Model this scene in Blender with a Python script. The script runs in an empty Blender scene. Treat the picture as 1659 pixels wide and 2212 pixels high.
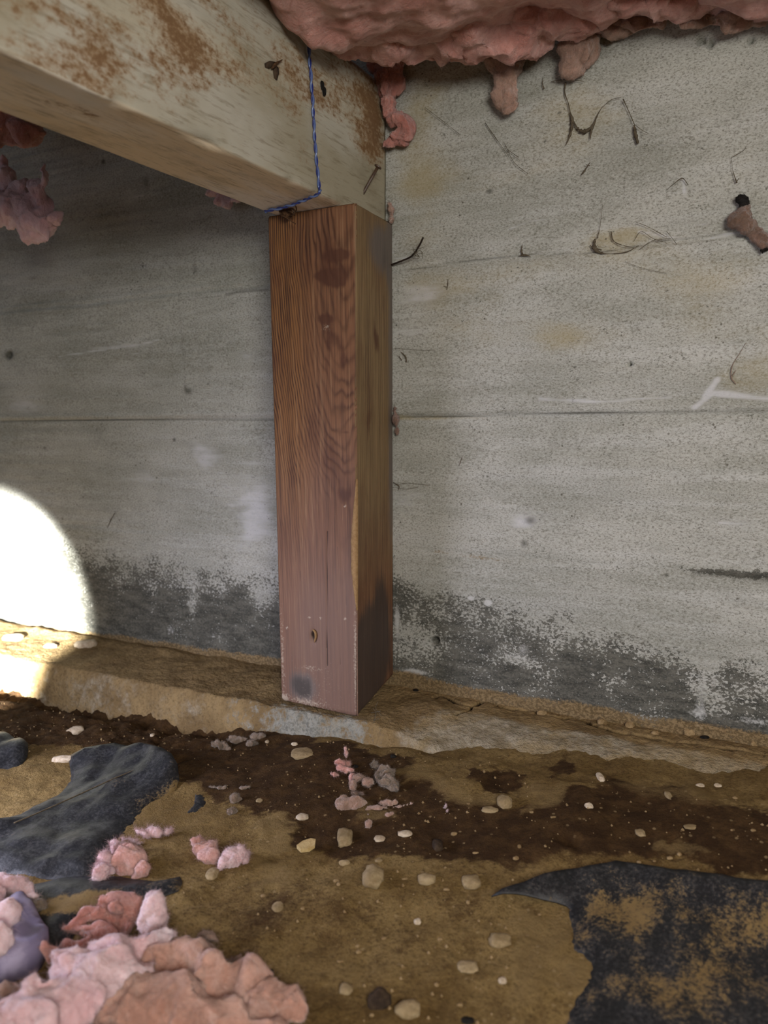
import bpy, bmesh, math, random
import numpy as np
from mathutils import Vector, Matrix, geometry

random.seed(7); RNG = np.random.default_rng(7)
SC = bpy.context.scene; COL = SC.collection

# ------------------------------------------------------------------ camera
W_, H_ = 1659.0, 2212.0; CX, CY, F = W_/2, H_/2, 1695.6
CAM = np.array([0.4482, -0.7311, 0.2891]); YAW, PITCH, ROLL = -0.47298, 0.12643, -0.01345
def cam_axes():
    d = np.array([math.sin(YAW)*math.cos(PITCH), math.cos(YAW)*math.cos(PITCH), -math.sin(PITCH)])
    r = np.array([math.cos(YAW), -math.sin(YAW), 0.0]); u = np.cross(r, d)
    c, s = math.cos(ROLL), math.sin(ROLL)
    return c*r+s*u, -s*r+c*u, d
CR, CU, CD = cam_axes()
cam = bpy.data.objects.new('camera', bpy.data.cameras.new('camera')); COL.objects.link(cam)
cam.matrix_world = Matrix(((CR[0], CU[0], -CD[0], CAM[0]), (CR[1], CU[1], -CD[1], CAM[1]), (CR[2], CU[2], -CD[2], CAM[2]), (0, 0, 0, 1)))
cam.data.sensor_width = 36; cam.data.lens = F*36/H_; cam.data.clip_start = 0.01
cam.data.dof.use_dof = True; cam.data.dof.focus_distance = 0.69; cam.data.dof.aperture_fstop = 7.0
SC.camera = cam

# ------------------------------------------------------------------ light
wd = bpy.data.worlds.new('world'); SC.world = wd; wd.use_nodes = True
wd.node_tree.nodes['Background'].inputs[0].default_value = (0.76, 0.82, 1.0, 1); wd.node_tree.nodes['Background'].inputs[1].default_value = 0.38
def aim(o, loc, to):
    o.location = loc; o.rotation_euler = (Vector(to)-Vector(loc)).to_track_quat('-Z', 'Y').to_euler()
def light(name, kind, loc, to, power, color, **k):
    l = bpy.data.lights.new(name, kind); l.energy = power; l.color = color
    for a, b in k.items(): setattr(l, a, b)
    o = bpy.data.objects.new(name, l); COL.objects.link(o); aim(o, loc, to); return o
# soft work light held above and right of the photographer
light('work_light', 'AREA', (0.80, -1.02, 0.52), (0.16, 0.0, 0.22), 8.8, (1.0, 0.965, 0.90), shape='DISK', size=0.36)
# hand torch low at the left of the photographer: hot centre
TP = (-0.10, -0.84, 0.13); TT = (-0.560, 0.0, 0.006)
light('torch_hot_beam', 'SPOT', TP, TT, 700, (1.0, 1.0, 0.96), spot_size=math.radians(22.5), spot_blend=0.34, shadow_soft_size=0.015)
light('heap_fill', 'SPOT', (-0.23, -0.50, 0.11), (-0.02, -0.30, -0.03), 7.2, (0.80, 0.80, 1.0), spot_size=math.radians(140), spot_blend=1.0, shadow_soft_size=0.10)  # added fill lamp apart from the torch, brightens the insulation heap at left
SC.view_settings.view_transform = 'Standard'; SC.view_settings.look = 'None'
SC.view_settings.gamma = 1; SC.view_settings.use_curve_mapping = False; SC.view_settings.exposure = 0.28

# ------------------------------------------------------------------ numeric helpers
def ray(px, py):
    return CD + (px-CX)/F*CR - (py-CY)/F*CU
def on(px, py, ax, v):
    D = ray(px, py); return CAM + (v-CAM[ax])/D[ax]*D
_P = np.random.default_rng(3).permutation(256); _P = np.concatenate([_P, _P, _P])
_G = np.random.default_rng(4).normal(size=(256, 3)); _G /= np.linalg.norm(_G, axis=1)[:, None]
def perlin(x, y, z=0.0):
    x, y, z = np.broadcast_arrays(np.asarray(x, float), np.asarray(y, float), np.asarray(z, float))
    xi, yi, zi = np.floor(x).astype(int), np.floor(y).astype(int), np.floor(z).astype(int)
    fx, fy, fz = x-xi, y-yi, z-zi
    u, v, w = [t*t*t*(t*(t*6-15)+10) for t in (fx, fy, fz)]
    xi &= 255; yi &= 255; zi &= 255; r = 0
    for a in (0, 1):
        for b in (0, 1):
            for c in (0, 1):
                g = _G[_P[_P[_P[xi+a]+yi+b]+zi+c]]
                dt = g[..., 0]*(fx-a)+g[..., 1]*(fy-b)+g[..., 2]*(fz-c)
                r = r + dt*(u if a else 1-u)*(v if b else 1-v)*(w if c else 1-w)
    return r*1.5
def fbm(x, y, z=0.0, o=4, g=0.5):
    r = 0; a = 1.0; s = 1.0
    for i in range(o):
        r = r + a*perlin(np.asarray(x)*s+i*7.3, np.asarray(y)*s+i*3.1, np.asarray(z)*s+i*1.7); a *= g; s *= 2.03
    return r
def sm(t, a=0.0, b=1.0):
    t = np.clip((np.asarray(t, float)-a)/(b-a), 0, 1); return t*t*(3-2*t)
def inpoly(x, y, poly):
    x = np.asarray(x); y = np.asarray(y); c = np.zeros(x.shape, bool); n = len(poly)
    for i in range(n):
        x1, y1 = poly[i]; x2, y2 = poly[(i+1) % n]
        if y1 == y2: continue
        k = ((y1 > y) != (y2 > y)) & (x < (x2-x1)*(y-y1)/(y2-y1)+x1); c ^= k
    return c
def segdist(x, y, pts, closed=False):
    x = np.asarray(x, float); y = np.asarray(y, float); d = np.full(x.shape, 1e9); n = len(pts)
    for i in range(n if closed else n-1):
        ax, ay = pts[i]; bx, by = pts[(i+1) % n]; dx, dy = bx-ax, by-ay
        t = np.clip(((x-ax)*dx+(y-ay)*dy)/(dx*dx+dy*dy+1e-12), 0, 1)
        d = np.minimum(d, np.hypot(x-ax-t*dx, y-ay-t*dy))
    return d
def pmask(x, y, poly, soft):
    """soft inside-mask of a polygon"""
    d = segdist(x, y, poly, True); s = np.where(inpoly(x, y, poly), d, -d)
    return sm(s, -soft, soft)
def gnd(x, y):
    """height of the dirt floor"""
    x = np.asarray(x, float); y = np.asarray(y, float)
    b = np.interp(x, [-0.6, -0.3, -0.05, 0.05, 0.25, 0.45, 0.7], [-0.048, -0.045, -0.034, -0.029, -0.014, -0.006, 0.0])
    t = sm(-y, 0.12, 0.34); b = b*(1-t)+(-0.034)*t
    b = b-0.012*np.exp(-((y+0.118)/0.016)**2)*sm(-x, -0.02, 0.10)
    rough = 0.35+0.9*sm(-x, -0.05, 0.12)*sm(y, -0.25, -0.17)
    b = b+0.006*fbm(x*9, y*9, 1.0, 3)+0.0045*rough*fbm(x*38, y*38, 2.0, 4, 0.6)
    b = b+0.0011*rough*fbm(x*130, y*130, 6.0, 3, 0.6)
    b = b-0.020*sm(-x, 0.9, 2.0)
    return b
def G(px, py, lift=0.0):
    """point where the sight line meets the dirt floor"""
    D = ray(px, py); t = (CAM[2]+0.035)/-D[2]
    for _ in range(12):
        p = CAM+t*D; t -= (float(gnd(p[0], p[1]))+lift-p[2])/-D[2]*0.9
    return CAM+t*D
def P2(f, pts): return [f(*p) for p in pts]
def gxy(pts): return [tuple(G(*p)[:2]) for p in pts]
def wxz(pts): return [tuple(on(p[0], p[1], 1, 0.0)[[0, 2]]) for p in pts]

# ------------------------------------------------------------------ object helpers
def lin(c):
    return tuple(((v/255)/12.92 if v/255 <= 0.04045 else ((v/255+0.055)/1.055)**2.4) for v in c)
def newmesh(name, V, Fc, mat, parent=None, smooth=True, attrs=None):
    me = bpy.data.meshes.new(name); V = np.asarray(V, float)
    me.from_pydata([tuple(v) for v in V] if len(V) < 50 else V.tolist(), [], Fc if isinstance(Fc, list) else Fc.tolist()); me.update()
    if attrs:
        for k, a in attrs.items():
            at = me.attributes.new(k, 'FLOAT', 'POINT'); at.data.foreach_set('value', np.asarray(a, np.float32).ravel())
    if smooth: me.polygons.foreach_set('use_smooth', np.ones(len(me.polygons), bool))
    if mat: me.materials.append(mat)
    o = bpy.data.objects.new(name, me); COL.objects.link(o)
    if parent: o.parent = parent
    return o
def tag(o, label=None, cat=None, group=None, kind=None):
    for k, v in (('label', label), ('category', cat), ('group', group), ('kind', kind)):
        if v: o[k] = v
    return o
def empty(name, loc, label, cat, group=None):
    o = bpy.data.objects.new(name, None); COL.objects.link(o); o.location = loc; o.empty_display_size = 0.02
    bpy.context.view_layer.update()
    return tag(o, label, cat, group)
def adopt(o, p):
    o.parent = p; o.matrix_parent_inverse = Matrix.Translation(-Vector(p.location)); return o
def gridfaces(nu, nv):
    i = np.arange(nu-1)[:, None]*nv+np.arange(nv-1)[None, :]
    return np.stack([i, i+nv, i+nv+1, i+1], -1).reshape(-1, 4)
def axis(fine0, fine1, step, lo, hi, coarse=0.08):
    a = np.arange(fine0, fine1+step/2, step)
    l = np.arange(lo, fine0-coarse*0.3, coarse); h = np.arange(hi, fine1+coarse*0.3, -coarse)[::-1]
    return np.concatenate([l, a, h])
def tube(path, rad, n=6, closed_ends=True):
    """vertices and faces of a round bar along a path; rad number or list"""
    P = [Vector([float(q) for q in p]) for p in path]; m = len(P); R = rad if hasattr(rad, '__len__') else [rad]*m
    V = []; Fc = []; up = Vector((0.13, 0.21, 0.97)).normalized(); prev = None
    for i in range(m):
        t = (P[min(i+1, m-1)]-P[max(i-1, 0)]).normalized()
        a = t.cross(up if prev is None else prev.cross(t)) if False else t.cross(up)
        if a.length < 0.05: a = t.cross(Vector((1, 0, 0)))
        a.normalize(); b = t.cross(a)
        for k in range(n):
            g = 2*math.pi*k/n; V.append(P[i]+float(R[i])*(math.cos(g)*a+math.sin(g)*b))
    for i in range(m-1):
        for k in range(n):
            Fc.append([i*n+k, i*n+(k+1) % n, (i+1)*n+(k+1) % n, (i+1)*n+k])
    Fc.append(list(range(n))[::-1]); Fc.append([(m-1)*n+k for k in range(n)])
    return [tuple(v) for v in V], Fc
def merge(parts):
    V = []; Fc = []
    for v, f in parts:
        o = len(V); V += list(map(tuple, v)); Fc += [[i+o for i in q] for q in f]
    return V, Fc
def smooth_path(pts, n=6):
    """Catmull-Rom through points"""
    P = [np.array(p, float) for p in pts]; P = [2*P[0]-P[1]]+P+[2*P[-1]-P[-2]]; out = []
    for i in range(1, len(P)-2):
        for k in range(n):
            t = k/n; a, b, c, d = P[i-1:i+3]
            out.append(0.5*(2*b+(c-a)*t+(2*a-5*b+4*c-d)*t*t+(3*b-a-3*c+d)*t**3))
    out.append(P[-2]); return out
def wobble_poly(poly, amp, n=3, seed=0):
    """subdivide a closed outline and make it uneven"""
    P = smooth_path(list(poly)+[poly[0]], n)[:-1]; out = []
    for i, p in enumerate(P):
        out.append((p[0]+amp*float(perlin(i*0.9, seed+.5, .3)), p[1]+amp*float(perlin(i*0.9, seed+9.5, 7.3))))
    return out
def wobble_line(pts, amp):
    P = smooth_path([np.array(p) for p in pts], 5)
    return [(p[0], p[1]+amp*float(perlin(i*0.45, .5, .3))+amp*.5*float(perlin(i*1.3, 4.5, .3))) for i, p in enumerate(P)]
def patch(name, poly, mat, base, thick, step, prof=None, noise=0.0, nscale=60, mode='g', parent=None, under=0.002, attrs=None, seed=0, smooth=True):
    """a solid lump over an outline: CDT of the outline, domed by the distance to its edge. base(x,y)->height. mode g floor, w wall (x,z; grows to -y)"""
    A = np.array(poly); lo = A.min(0); hi = A.max(0); gx = np.arange(lo[0]+step/2, hi[0], step); gy = np.arange(lo[1]+step/2, hi[1], step)
    X, Y = np.meshgrid(gx, gy); X = X+step*0.25*np.sin(Y*9000); X = X.ravel(); Y = Y.ravel()
    if len(X):
        k = inpoly(X, Y, poly) & (segdist(X, Y, poly, True) > step*0.45); X, Y = X[k], Y[k]
    n = len(poly); pts = [Vector(p) for p in poly]+[Vector((a, b)) for a, b in zip(X, Y)]
    r = geometry.delaunay_2d_cdt(pts, [], [list(range(n))], 1, 1e-7)
    V = np.array([tuple(v) for v in r[0]]); T = [list(f) for f in r[2]]
    d = segdist(V[:, 0], V[:, 1], poly, True); dm = max(d.max(), 1e-6)
    h = thick*(np.sqrt(np.clip(d/dm, 0, 1)) if prof is None else prof(V[:, 0], V[:, 1], d, dm))
    if noise: h = h+noise*fbm(V[:, 0]*nscale, V[:, 1]*nscale, seed*1.37, 3)*np.minimum(1, d/(0.25*dm)+0.2)
    b = base(V[:, 0], V[:, 1]); m = len(V); cnt = {}
    def place(hh):
        return np.stack([V[:, 0], V[:, 1], b+hh], 1) if mode == 'g' else np.stack([V[:, 0], b-hh, V[:, 1]], 1)
    top = place(h); bot = place(np.full(m, -under) if under > 0 else h+under)
    Fc = []
    for f in T:
        for i in range(len(f)):
            e = (f[i], f[(i+1) % len(f)]); cnt[e] = 1
    flip = mode == 'w'
    for f in T:
        Fc.append(f if not flip else f[::-1]); Fc.append([i+m for i in (f[::-1] if not flip else f)])
    for (a, c) in cnt:
        if (c, a) not in cnt:
            q = [c, a, a+m, c+m]; Fc.append(q if not flip else q[::-1])
    at = None
    if attrs: at = {k: np.tile(fn(V[:, 0], V[:, 1]), 2) for k, fn in attrs.items()}
    return newmesh(name, np.concatenate([top, bot]), Fc, mat, parent, smooth, at)

def blob_vf(c, ax, sub=3):
    """ellipsoid; ax = 3 axis vectors already scaled"""
    bm = bmesh.new(); bmesh.ops.create_icosphere(bm, subdivisions=sub, radius=1)
    M = np.array(ax).T; V = [tuple(np.array(c)+M@np.array(v.co)) for v in bm.verts]; Fc = [[v.index for v in f.verts] for f in bm.faces]; bm.free()
    return V, Fc
def view_blob(px, py, rx, ry, ang=0, y=None, ground=None, thick=0.8, z=None):
    """ellipsoid given by where it is seen and its seen half sizes, at a real depth (wall-parallel plane y, or resting on the floor)"""
    if ground is not None: c = G(px, py, ground)
    elif z is not None: c = on(px, py, 2, z)
    else: c = on(px, py, 1, y)
    s = float((c-CAM)@CD)/F; a = math.radians(ang)
    A = (math.cos(a)*CR-math.sin(a)*CU); B = (math.sin(a)*CR+math.cos(a)*CU)
    return c, (A*rx*s, B*ry*s, CD*min(rx, ry)*s*thick)
def fluff(name, blobs, mat, voxel=0.0022, disp=0.004, nscale=55, parent=None, fuzz=0, fuzz_len=0.006, fine=0.001, seed=0, fuzz_mat=None, clip=None, soft=11, warp=1.0):
    V, Fc = merge([blob_vf(*b) for b in blobs])
    tmp = newmesh('tmp', V, Fc, mat); m = tmp.modifiers.new('r', 'REMESH'); m.mode = 'VOXEL'; m.voxel_size = voxel; m = tmp.modifiers.new('s', 'SMOOTH'); m.factor = 0.8; m.iterations = soft
    dg = bpy.context.evaluated_depsgraph_get(); me = bpy.data.meshes.new_from_object(tmp.evaluated_get(dg)); bpy.data.objects.remove(tmp)
    n = len(me.vertices); co = np.empty(n*3); me.vertices.foreach_get('co', co); co = co.reshape(-1, 3); no = np.empty(n*3)
    me.vertex_normals.foreach_get('vector', no) ; no = no.reshape(-1, 3)
    wv = np.stack([perlin(co[:, 0]*55+k*11, co[:, 1]*55+seed, co[:, 2]*55+k*5) for k in range(3)], 1)*0.0055*warp+np.stack([fbm(co[:, 0]*150+k*13, co[:, 1]*150+seed, co[:, 2]*150+k*3, 2) for k in range(3)], 1)*0.0017*warp
    wx = co+0.012*np.stack([perlin(co[:, 0]*30, co[:, 1]*30, co[:, 2]*30+k*9+seed) for k in range(3)], 1)
    h = disp*1.1*fbm(wx[:, 0]*nscale*0.7, wx[:, 1]*nscale*0.7, wx[:, 2]*nscale*0.7+seed*3.3, 2)-disp*0.7*np.exp(-(perlin(wx[:, 0]*nscale*0.55+5, wx[:, 1]*nscale*0.8, wx[:, 2]*nscale*0.55+seed)/0.10)**2)
    h = h+disp*0.35*fbm(wx[:, 0]*nscale*3+wx[:, 2]*nscale, wx[:, 1]*nscale*3, wx[:, 2]*nscale*0.8+seed, 3, .6)*0.6+fine*1.0*fbm(wx[:, 0]*nscale*3.5, wx[:, 1]*nscale*3.5, wx[:, 2]*nscale*3.5+seed, 4, 0.7)+voxel*0.5
    co2 = co+no*h[:, None]+wv*np.clip(disp/0.003, .25, 1.3)
    if clip: co2 = clip(co2)
    me.vertices.foreach_set('co', co2.ravel()); me.update(); me.name = name
    me.polygons.foreach_set('use_smooth', np.ones(len(me.polygons), bool))
    me.materials.clear(); me.materials.append(mat)
    o = bpy.data.objects.new(name, me); COL.objects.link(o)
    if parent: adopt(o, parent)
    if fuzz:
        fuzz = int(fuzz*3); idx = RNG.integers(0, n, fuzz); p = co2[idx]; d = no[idx]*0.5+RNG.normal(size=(fuzz, 3))*0.8; d /= np.linalg.norm(d, axis=1)[:, None]
        L = fuzz_len*0.75*RNG.uniform(0.2, 1.0, fuzz)[:, None]**1.6; s = np.cross(d, RNG.normal(size=(fuzz, 3))); s /= np.linalg.norm(s, axis=1)[:, None]
        bend = RNG.normal(size=(fuzz, 3))*0.45; w = 0.00006
        a0, a1 = p-s*w-d*0.001, p+s*w-d*0.001; q = p+d*L*0.5; b0, b1 = q-s*w*0.8, q+s*w*0.8; t = p+(d+bend)*L
        VV = np.stack([a0, a1, b0, b1, t], 1).reshape(-1, 3); k = np.arange(fuzz)*5
        FF = np.stack([k, k+1, k+3, k+2], 1).tolist()+np.stack([k+2, k+3, k+4], 1).tolist()
        fo = newmesh('loose_fibres', VV, FF, fuzz_mat or mat); tag(fo, kind='stuff')
        fo.parent = o
    return o

# ------------------------------------------------------------------ node expression helper
class E:
    """a socket in a node tree with arithmetic"""
    def __init__(s, nt, so): s.nt, s.so = nt, so
    def _m(s, op, *a, clamp=False):
        n = s.nt.nodes.new('ShaderNodeMath'); n.operation = op; n.use_clamp = clamp
        for i, v in enumerate((s,)+a):
            if isinstance(v, E): s.nt.links.new(v.so, n.inputs[i])
            else: n.inputs[i].default_value = v
        return E(s.nt, n.outputs[0])
    def __add__(s, o): return s._m('ADD', o)
    __radd__ = __add__
    def __sub__(s, o): return s._m('SUBTRACT', o)
    def __rsub__(s, o): return (s*-1)+o
    def __mul__(s, o): return s._m('MULTIPLY', o)
    __rmul__ = __mul__
    def abs(s): return s._m('ABSOLUTE')
    def sin(s): return s._m('SINE')
    def pow(s, o): return s._m('POWER', o)
    def min(s, o): return s._m('MINIMUM', o)
    def max(s, o): return s._m('MAXIMUM', o)
    def step(s, a, b):
        n = s.nt.nodes.new('ShaderNodeMapRange'); n.interpolation_type = 'SMOOTHSTEP'; s.nt.links.new(s.so, n.inputs[0])
        n.inputs[1].default_value = a; n.inputs[2].default_value = b; return E(s.nt, n.outputs[0])
class Mat:
    def __init__(s, name, rough=0.9, spec=0.25):
        s.m = bpy.data.materials.new(name); s.m.use_nodes = True; s.nt = s.m.node_tree; s.b = s.nt.nodes['Principled BSDF']
        s.b.inputs['Roughness'].default_value = rough; s.b.inputs['Specular IOR Level'].default_value = spec
        s.tc = s.nt.nodes.new('ShaderNodeTexCoord')
    def vec(s, sx=1, sy=1, sz=1, loc=(0, 0, 0)):
        n = s.nt.nodes.new('ShaderNodeMapping'); n.inputs['Scale'].default_value = (sx, sy, sz); n.inputs['Location'].default_value = loc
        s.nt.links.new(s.tc.outputs['Object'], n.inputs[0]); return n.outputs[0]
    def noise(s, scale, st=(1, 1, 1), detail=4, rough=0.55, dist=0.0, loc=(0, 0, 0)):
        n = s.nt.nodes.new('ShaderNodeTexNoise'); n.inputs['Scale'].default_value = scale; n.inputs['Detail'].default_value = detail
        n.inputs['Roughness'].default_value = rough; n.inputs['Distortion'].default_value = dist
        s.nt.links.new(s.vec(*st, loc=loc), n.inputs['Vector']); return E(s.nt, n.outputs['Fac'])
    def voro(s, scale, st=(1, 1, 1), feature='F1'):
        n = s.nt.nodes.new('ShaderNodeTexVoronoi'); n.feature = feature; n.inputs['Scale'].default_value = scale
        s.nt.links.new(s.vec(*st), n.inputs['Vector']); return E(s.nt, n.outputs['Distance'])
    def attr(s, name):
        n = s.nt.nodes.new('ShaderNodeAttribute'); n.attribute_name = name; return E(s.nt, n.outputs['Fac'])
    def mix(s, f, a, b, mode='MIX'):
        n = s.nt.nodes.new('ShaderNodeMix'); n.data_type = 'RGBA'; n.blend_type = mode; n.clamp_factor = True
        if isinstance(f, E): s.nt.links.new(f.so, n.inputs[0])
        else: n.inputs[0].default_value = f
        for i, c in ((6, a), (7, b)):
            if isinstance(c, tuple): n.inputs[i].default_value = lin(c)+(1,)
            else: s.nt.links.new(c, n.inputs[i])
        return n.outputs[2]
    def col(s, c):
        if isinstance(c, tuple): s.b.inputs['Base Color'].default_value = lin(c)+(1,)
        else: s.nt.links.new(c, s.b.inputs['Base Color'])
        return s
    def rough(s, e): s.nt.links.new(e.so, s.b.inputs['Roughness']); return s
    def bump(s, e, dist=0.001, strength=1.0):
        n = s.nt.nodes.new('ShaderNodeBump'); n.inputs['Distance'].default_value = dist; n.inputs['Strength'].default_value = strength
        s.nt.links.new(e.so, n.inputs['Height']); s.nt.links.new(n.outputs[0], s.b.inputs['Normal']); return s

# ------------------------------------------------------------------ materials
def m_wall():
    s = Mat('grey_board_formed_concrete', 0.9, 0.2)
    a = s.noise(7, (1, 1, 2.2), 5, 0.6); b = s.noise(760, (0.6, 1, 1), 3, 0.8); streak = s.noise(55, (0.10, 1, 1), 5, 0.7); mid = s.noise(28, (0.5, 1, 1), 5, 0.65)
    c = s.mix(a.step(0.35, 0.65), (146, 146, 136), (168, 167, 158))
    c = s.mix((streak.step(0.42, 0.72))*0.45, c, (188, 188, 184))
    c = s.mix((mid.step(0.5, 0.75))*0.35, c, (122, 122, 112))
    c = s.mix((b.step(0.5, 0.64))*0.7, c, (98, 96, 84))
    c = s.mix((b.step(0.47, 0.32))*0.35, c, (206, 206, 200))
    y = s.attr('yellow'); c = s.mix((y*0.8+(mid-0.5)*1.3+(a-0.5)*1.0+(b-0.5)*0.4).step(0.25, 1.1)*0.6, c, (152, 138, 98))
    wh = s.attr('white'); c = s.mix((wh*0.9+(streak-0.5)*1.1+(mid-0.5)*2.4+(b-0.5)*1.2).step(0.45, 1.1)*0.5*wh.step(0.02, 0.4), c, (208, 208, 212))
    # specks
    v = s.voro(95); sp = s.noise(14, detail=2)
    c = s.mix((v.step(0.12, 0.07))*(sp.step(0.52, 0.62))*0.75, c, (66, 60, 48))
    # damp blackened band
    m = s.attr('mold'); n1 = s.noise(400, (0.75, 1, 1.0), 3, 0.75); n2 = s.noise(38, (0.8, 1, 1), 4, 0.6); n3 = s.noise(90, (0.4, 1, 1.4), 4, 0.7)
    k = m*1.15+(n1-0.5)*2.5+(n2-0.5)*1.3
    blk = s.mix((n3*0.5+n1*0.5).step(0.40, 0.62), (40, 40, 35), (94, 92, 83))
    c = s.mix(k.step(0.40, 0.62)*0.92, c, blk)
    lt = s.attr('efflor'); c = s.mix((lt+(n1-0.5)*1.2+(n2-0.5)*0.9).step(0.45, 0.95)*0.8, c, (188, 188, 184))
    d = s.attr('dark'); c = s.mix(d.step(0.1, 0.9)*0.8, c, (58, 56, 48))
    o = s.attr('ochre'); c = s.mix((o+(n1-0.5)*0.9+(n2-0.5)*1.2).step(0.45, 0.85)*0.85, c, s.mix(n1.step(0.42, 0.6), (96, 78, 50), (136, 114, 80)))
    s.col(c); s.bump(b*0.5+streak*0.8+n1*m*0.5, 0.0011, 0.55); return s.m
def m_footing():
    s = Mat('rough_footing_concrete', 0.95, 0.15)
    n = s.noise(16, detail=6, rough=0.65); f = s.noise(260, detail=3, rough=0.7); m = s.noise(60, detail=5, rough=0.7)
    sand = s.mix(n.step(0.35, 0.65), (112, 92, 62), (140, 118, 82)); sand = s.mix(f.step(0.45, 0.7)*0.5, sand, (78, 62, 40))
    con = s.mix(m.step(0.35, 0.65), (124, 112, 90), (158, 148, 128)); con = s.mix(n.step(0.45, 0.6)*0.55, con, (142, 122, 86)); con = s.mix(f.step(0.5, 0.72)*0.5, con, (92, 84, 68))
    p = s.attr('pale'); c = s.mix((p+(m-0.5)*0.9).step(0.3, 0.7), sand, con)
    g = s.attr('grey'); c = s.mix((g*0.85+(m-0.5)*2.0+(f-0.5)*1.0+(n-0.5)*0.8).step(0.3, 0.9)*0.75*g.step(0.05, 0.4), c, (146, 148, 140)); c = s.mix((g*1.0+(f-0.5)*2.5).step(0.9, 1.4)*0.6, c, (84, 82, 72))
    c = s.mix(s.attr('crack').step(0.2, 0.8), c, (22, 16, 11))  # near-black colour in the crack paints the shade of its depth
    s.col(c); s.bump(f*0.8+m, 0.0034, 1.0); return s.m
def m_dirt():
    s = Mat('brown_dirt', 0.95, 0.12)
    n = s.noise(11, detail=6, rough=0.6); f = s.noise(360, detail=4, rough=0.85); m = s.noise(60, detail=8, rough=0.74); v = s.voro(110)
    dry = s.mix(n.step(0.38, 0.62), (120, 97, 58), (148, 124, 80)); dry = s.mix(m.step(0.46, 0.66)*0.65, dry, (92, 71, 40))
    dry = s.mix(f.step(0.48, 0.66)*0.6, dry, (66, 50, 30)); dry = s.mix(f.step(0.44, 0.3)*0.45, dry, (160, 138, 100))
    wet = s.mix(m.step(0.4, 0.68), (60, 42, 24), (86, 64, 38)); wet = s.mix(f.step(0.5, 0.75)*0.5, wet, (32, 22, 12))
    w = s.attr('wet'); c = s.mix((w+(m-0.5)*0.8+(n-0.5)*0.7+(f-0.5)*0.5).step(0.25, 0.72), dry, wet)
    l = s.attr('light'); c = s.mix((l+(m-0.5)*0.9+(f-0.5)*0.5).step(0.3, 0.8)*0.7, c, (134, 112, 74))
    c = s.mix((v.step(0.16, 0.10))*(n.step(0.45, 0.55))*0.6, c, (164, 142, 104))
    s.col(c); s.bump(f*0.5+m*0.9+v*0.2, 0.0050, 1.0); return s.m
def m_post():
    s = Mat('red_brown_fir', 0.62, 0.3)
    ph = s.attr('phase'); wb = s.noise(20, (1, 1, 0.16), 4, 0.6); fib = s.noise(420, (1, 1, 0.02), 4, 0.75); blot = s.noise(22, (1, 1, 0.45), 5, 0.6); sp = s.noise(600, detail=2)
    g = ((ph+(wb-0.5)*2.6+(fib-0.5)*0.5)*6.2832).sin()*0.5+0.5
    late = g.pow(2.4)*(blot.step(0.25, 0.6)*0.7+0.5)
    c = s.mix(s.attr('red'), (126, 86, 48), (112, 78, 58))
    c = s.mix(s.attr('tan'), c, (126, 104, 72))
    c = s.mix(late*s.attr('ring'), c, (58, 32, 18))
    c = s.mix(blot.step(0.46, 0.64)*0.8*(s.attr('ring').min(0.7)+0.1), c, (84, 50, 32))
    c = s.mix(fib.step(0.48, 0.66)*0.6, c, (64, 42, 30)); c = s.mix(fib.step(0.47, 0.32)*0.38, c, (156, 124, 92))
    c = s.mix((s.attr('stain')*0.9+(blot-0.5)*1.6+(wb-0.5)*1.0).step(0.35, 0.62)*0.8*s.attr('stain').step(0.03, 0.2), c, (72, 42, 28))
    c = s.mix((s.attr('purple')+(blot-0.5)*0.5).step(0.2, 0.9)*0.65, c, (114, 92, 82))
    c = s.mix((s.attr('grey')+(fib-0.5)*0.7+(blot-0.5)*0.8).step(0.3, 0.85)*0.8, c, (96, 90, 86))
    c = s.mix((s.attr('black')+(fib-0.5)*0.8+(blot-0.5)*1.4).step(0.3, 0.8)*0.8, c, (58, 52, 48))
    c = s.mix((s.attr('dust')+(sp-0.5)*1.5).step(0.4, 0.9)*0.7, c, (172, 158, 140))
    c = s.mix(s.attr('crack').step(0.3, 0.9)*0.9, c, (30, 18, 12))
    s.col(c); s.bump(fib*0.7-late*0.35*s.attr('ring'), 0.0009, 0.6); return s.m
def m_beam():
    s = Mat('weathered_whitish_beam_timber', 0.85, 0.15)
    st = s.noise(18, (1, 0.16, 1), 6, 0.65); f = s.noise(340, (1, 0.10, 1), 4, 0.7); n = s.noise(9, (1, 0.6, 1), 4, 0.6); m = s.noise(40, (1, 0.42, 1), 6, 0.7); sp = s.noise(260, (1, 0.7, 1), 3, 0.7)
    c = s.mix(n.step(0.38, 0.62), (152, 145, 124), (174, 170, 156)); c = s.mix(st.step(0.45, 0.66)*0.45, c, (186, 176, 152))
    u = s.attr('under'); c = s.mix(u, c, s.mix(st.step(0.4, 0.62), (208, 192, 166), (216, 211, 203)))  # worn white underside, its colour raised further in place of light from below
    c = s.mix(f.step(0.5, 0.68)*0.5, c, (108, 96, 72)); c = s.mix(m.step(0.5, 0.7)*0.35, c, (122, 112, 90))
    r = s.attr('rust'); k = (r+(m-0.5)*1.6+(st-0.5)*1.6+(sp-0.5)*0.8)
    c = s.mix(k.step(0.45, 0.95)*0.8, c, (136, 104, 66)); c = s.mix((k+(sp-0.5)*0.9).step(0.65, 1.1)*0.6, c, (92, 62, 36))
    g = s.attr('soot'); c = s.mix((g+(m-0.5)*1.0).step(0.4, 0.9)*0.65, c, (98, 88, 78))
    wt = s.attr('chalk'); c = s.mix((wt+(m-0.5)*0.9).step(0.4, 0.85)*0.75, c, (206, 204, 200))
    c = s.mix(s.attr('knot').step(0.2, 0.8)*0.9, c, (74, 48, 26))
    s.col(c); s.bump(f*0.8+st*0.6, 0.0009, 0.6); return s.m
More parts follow.
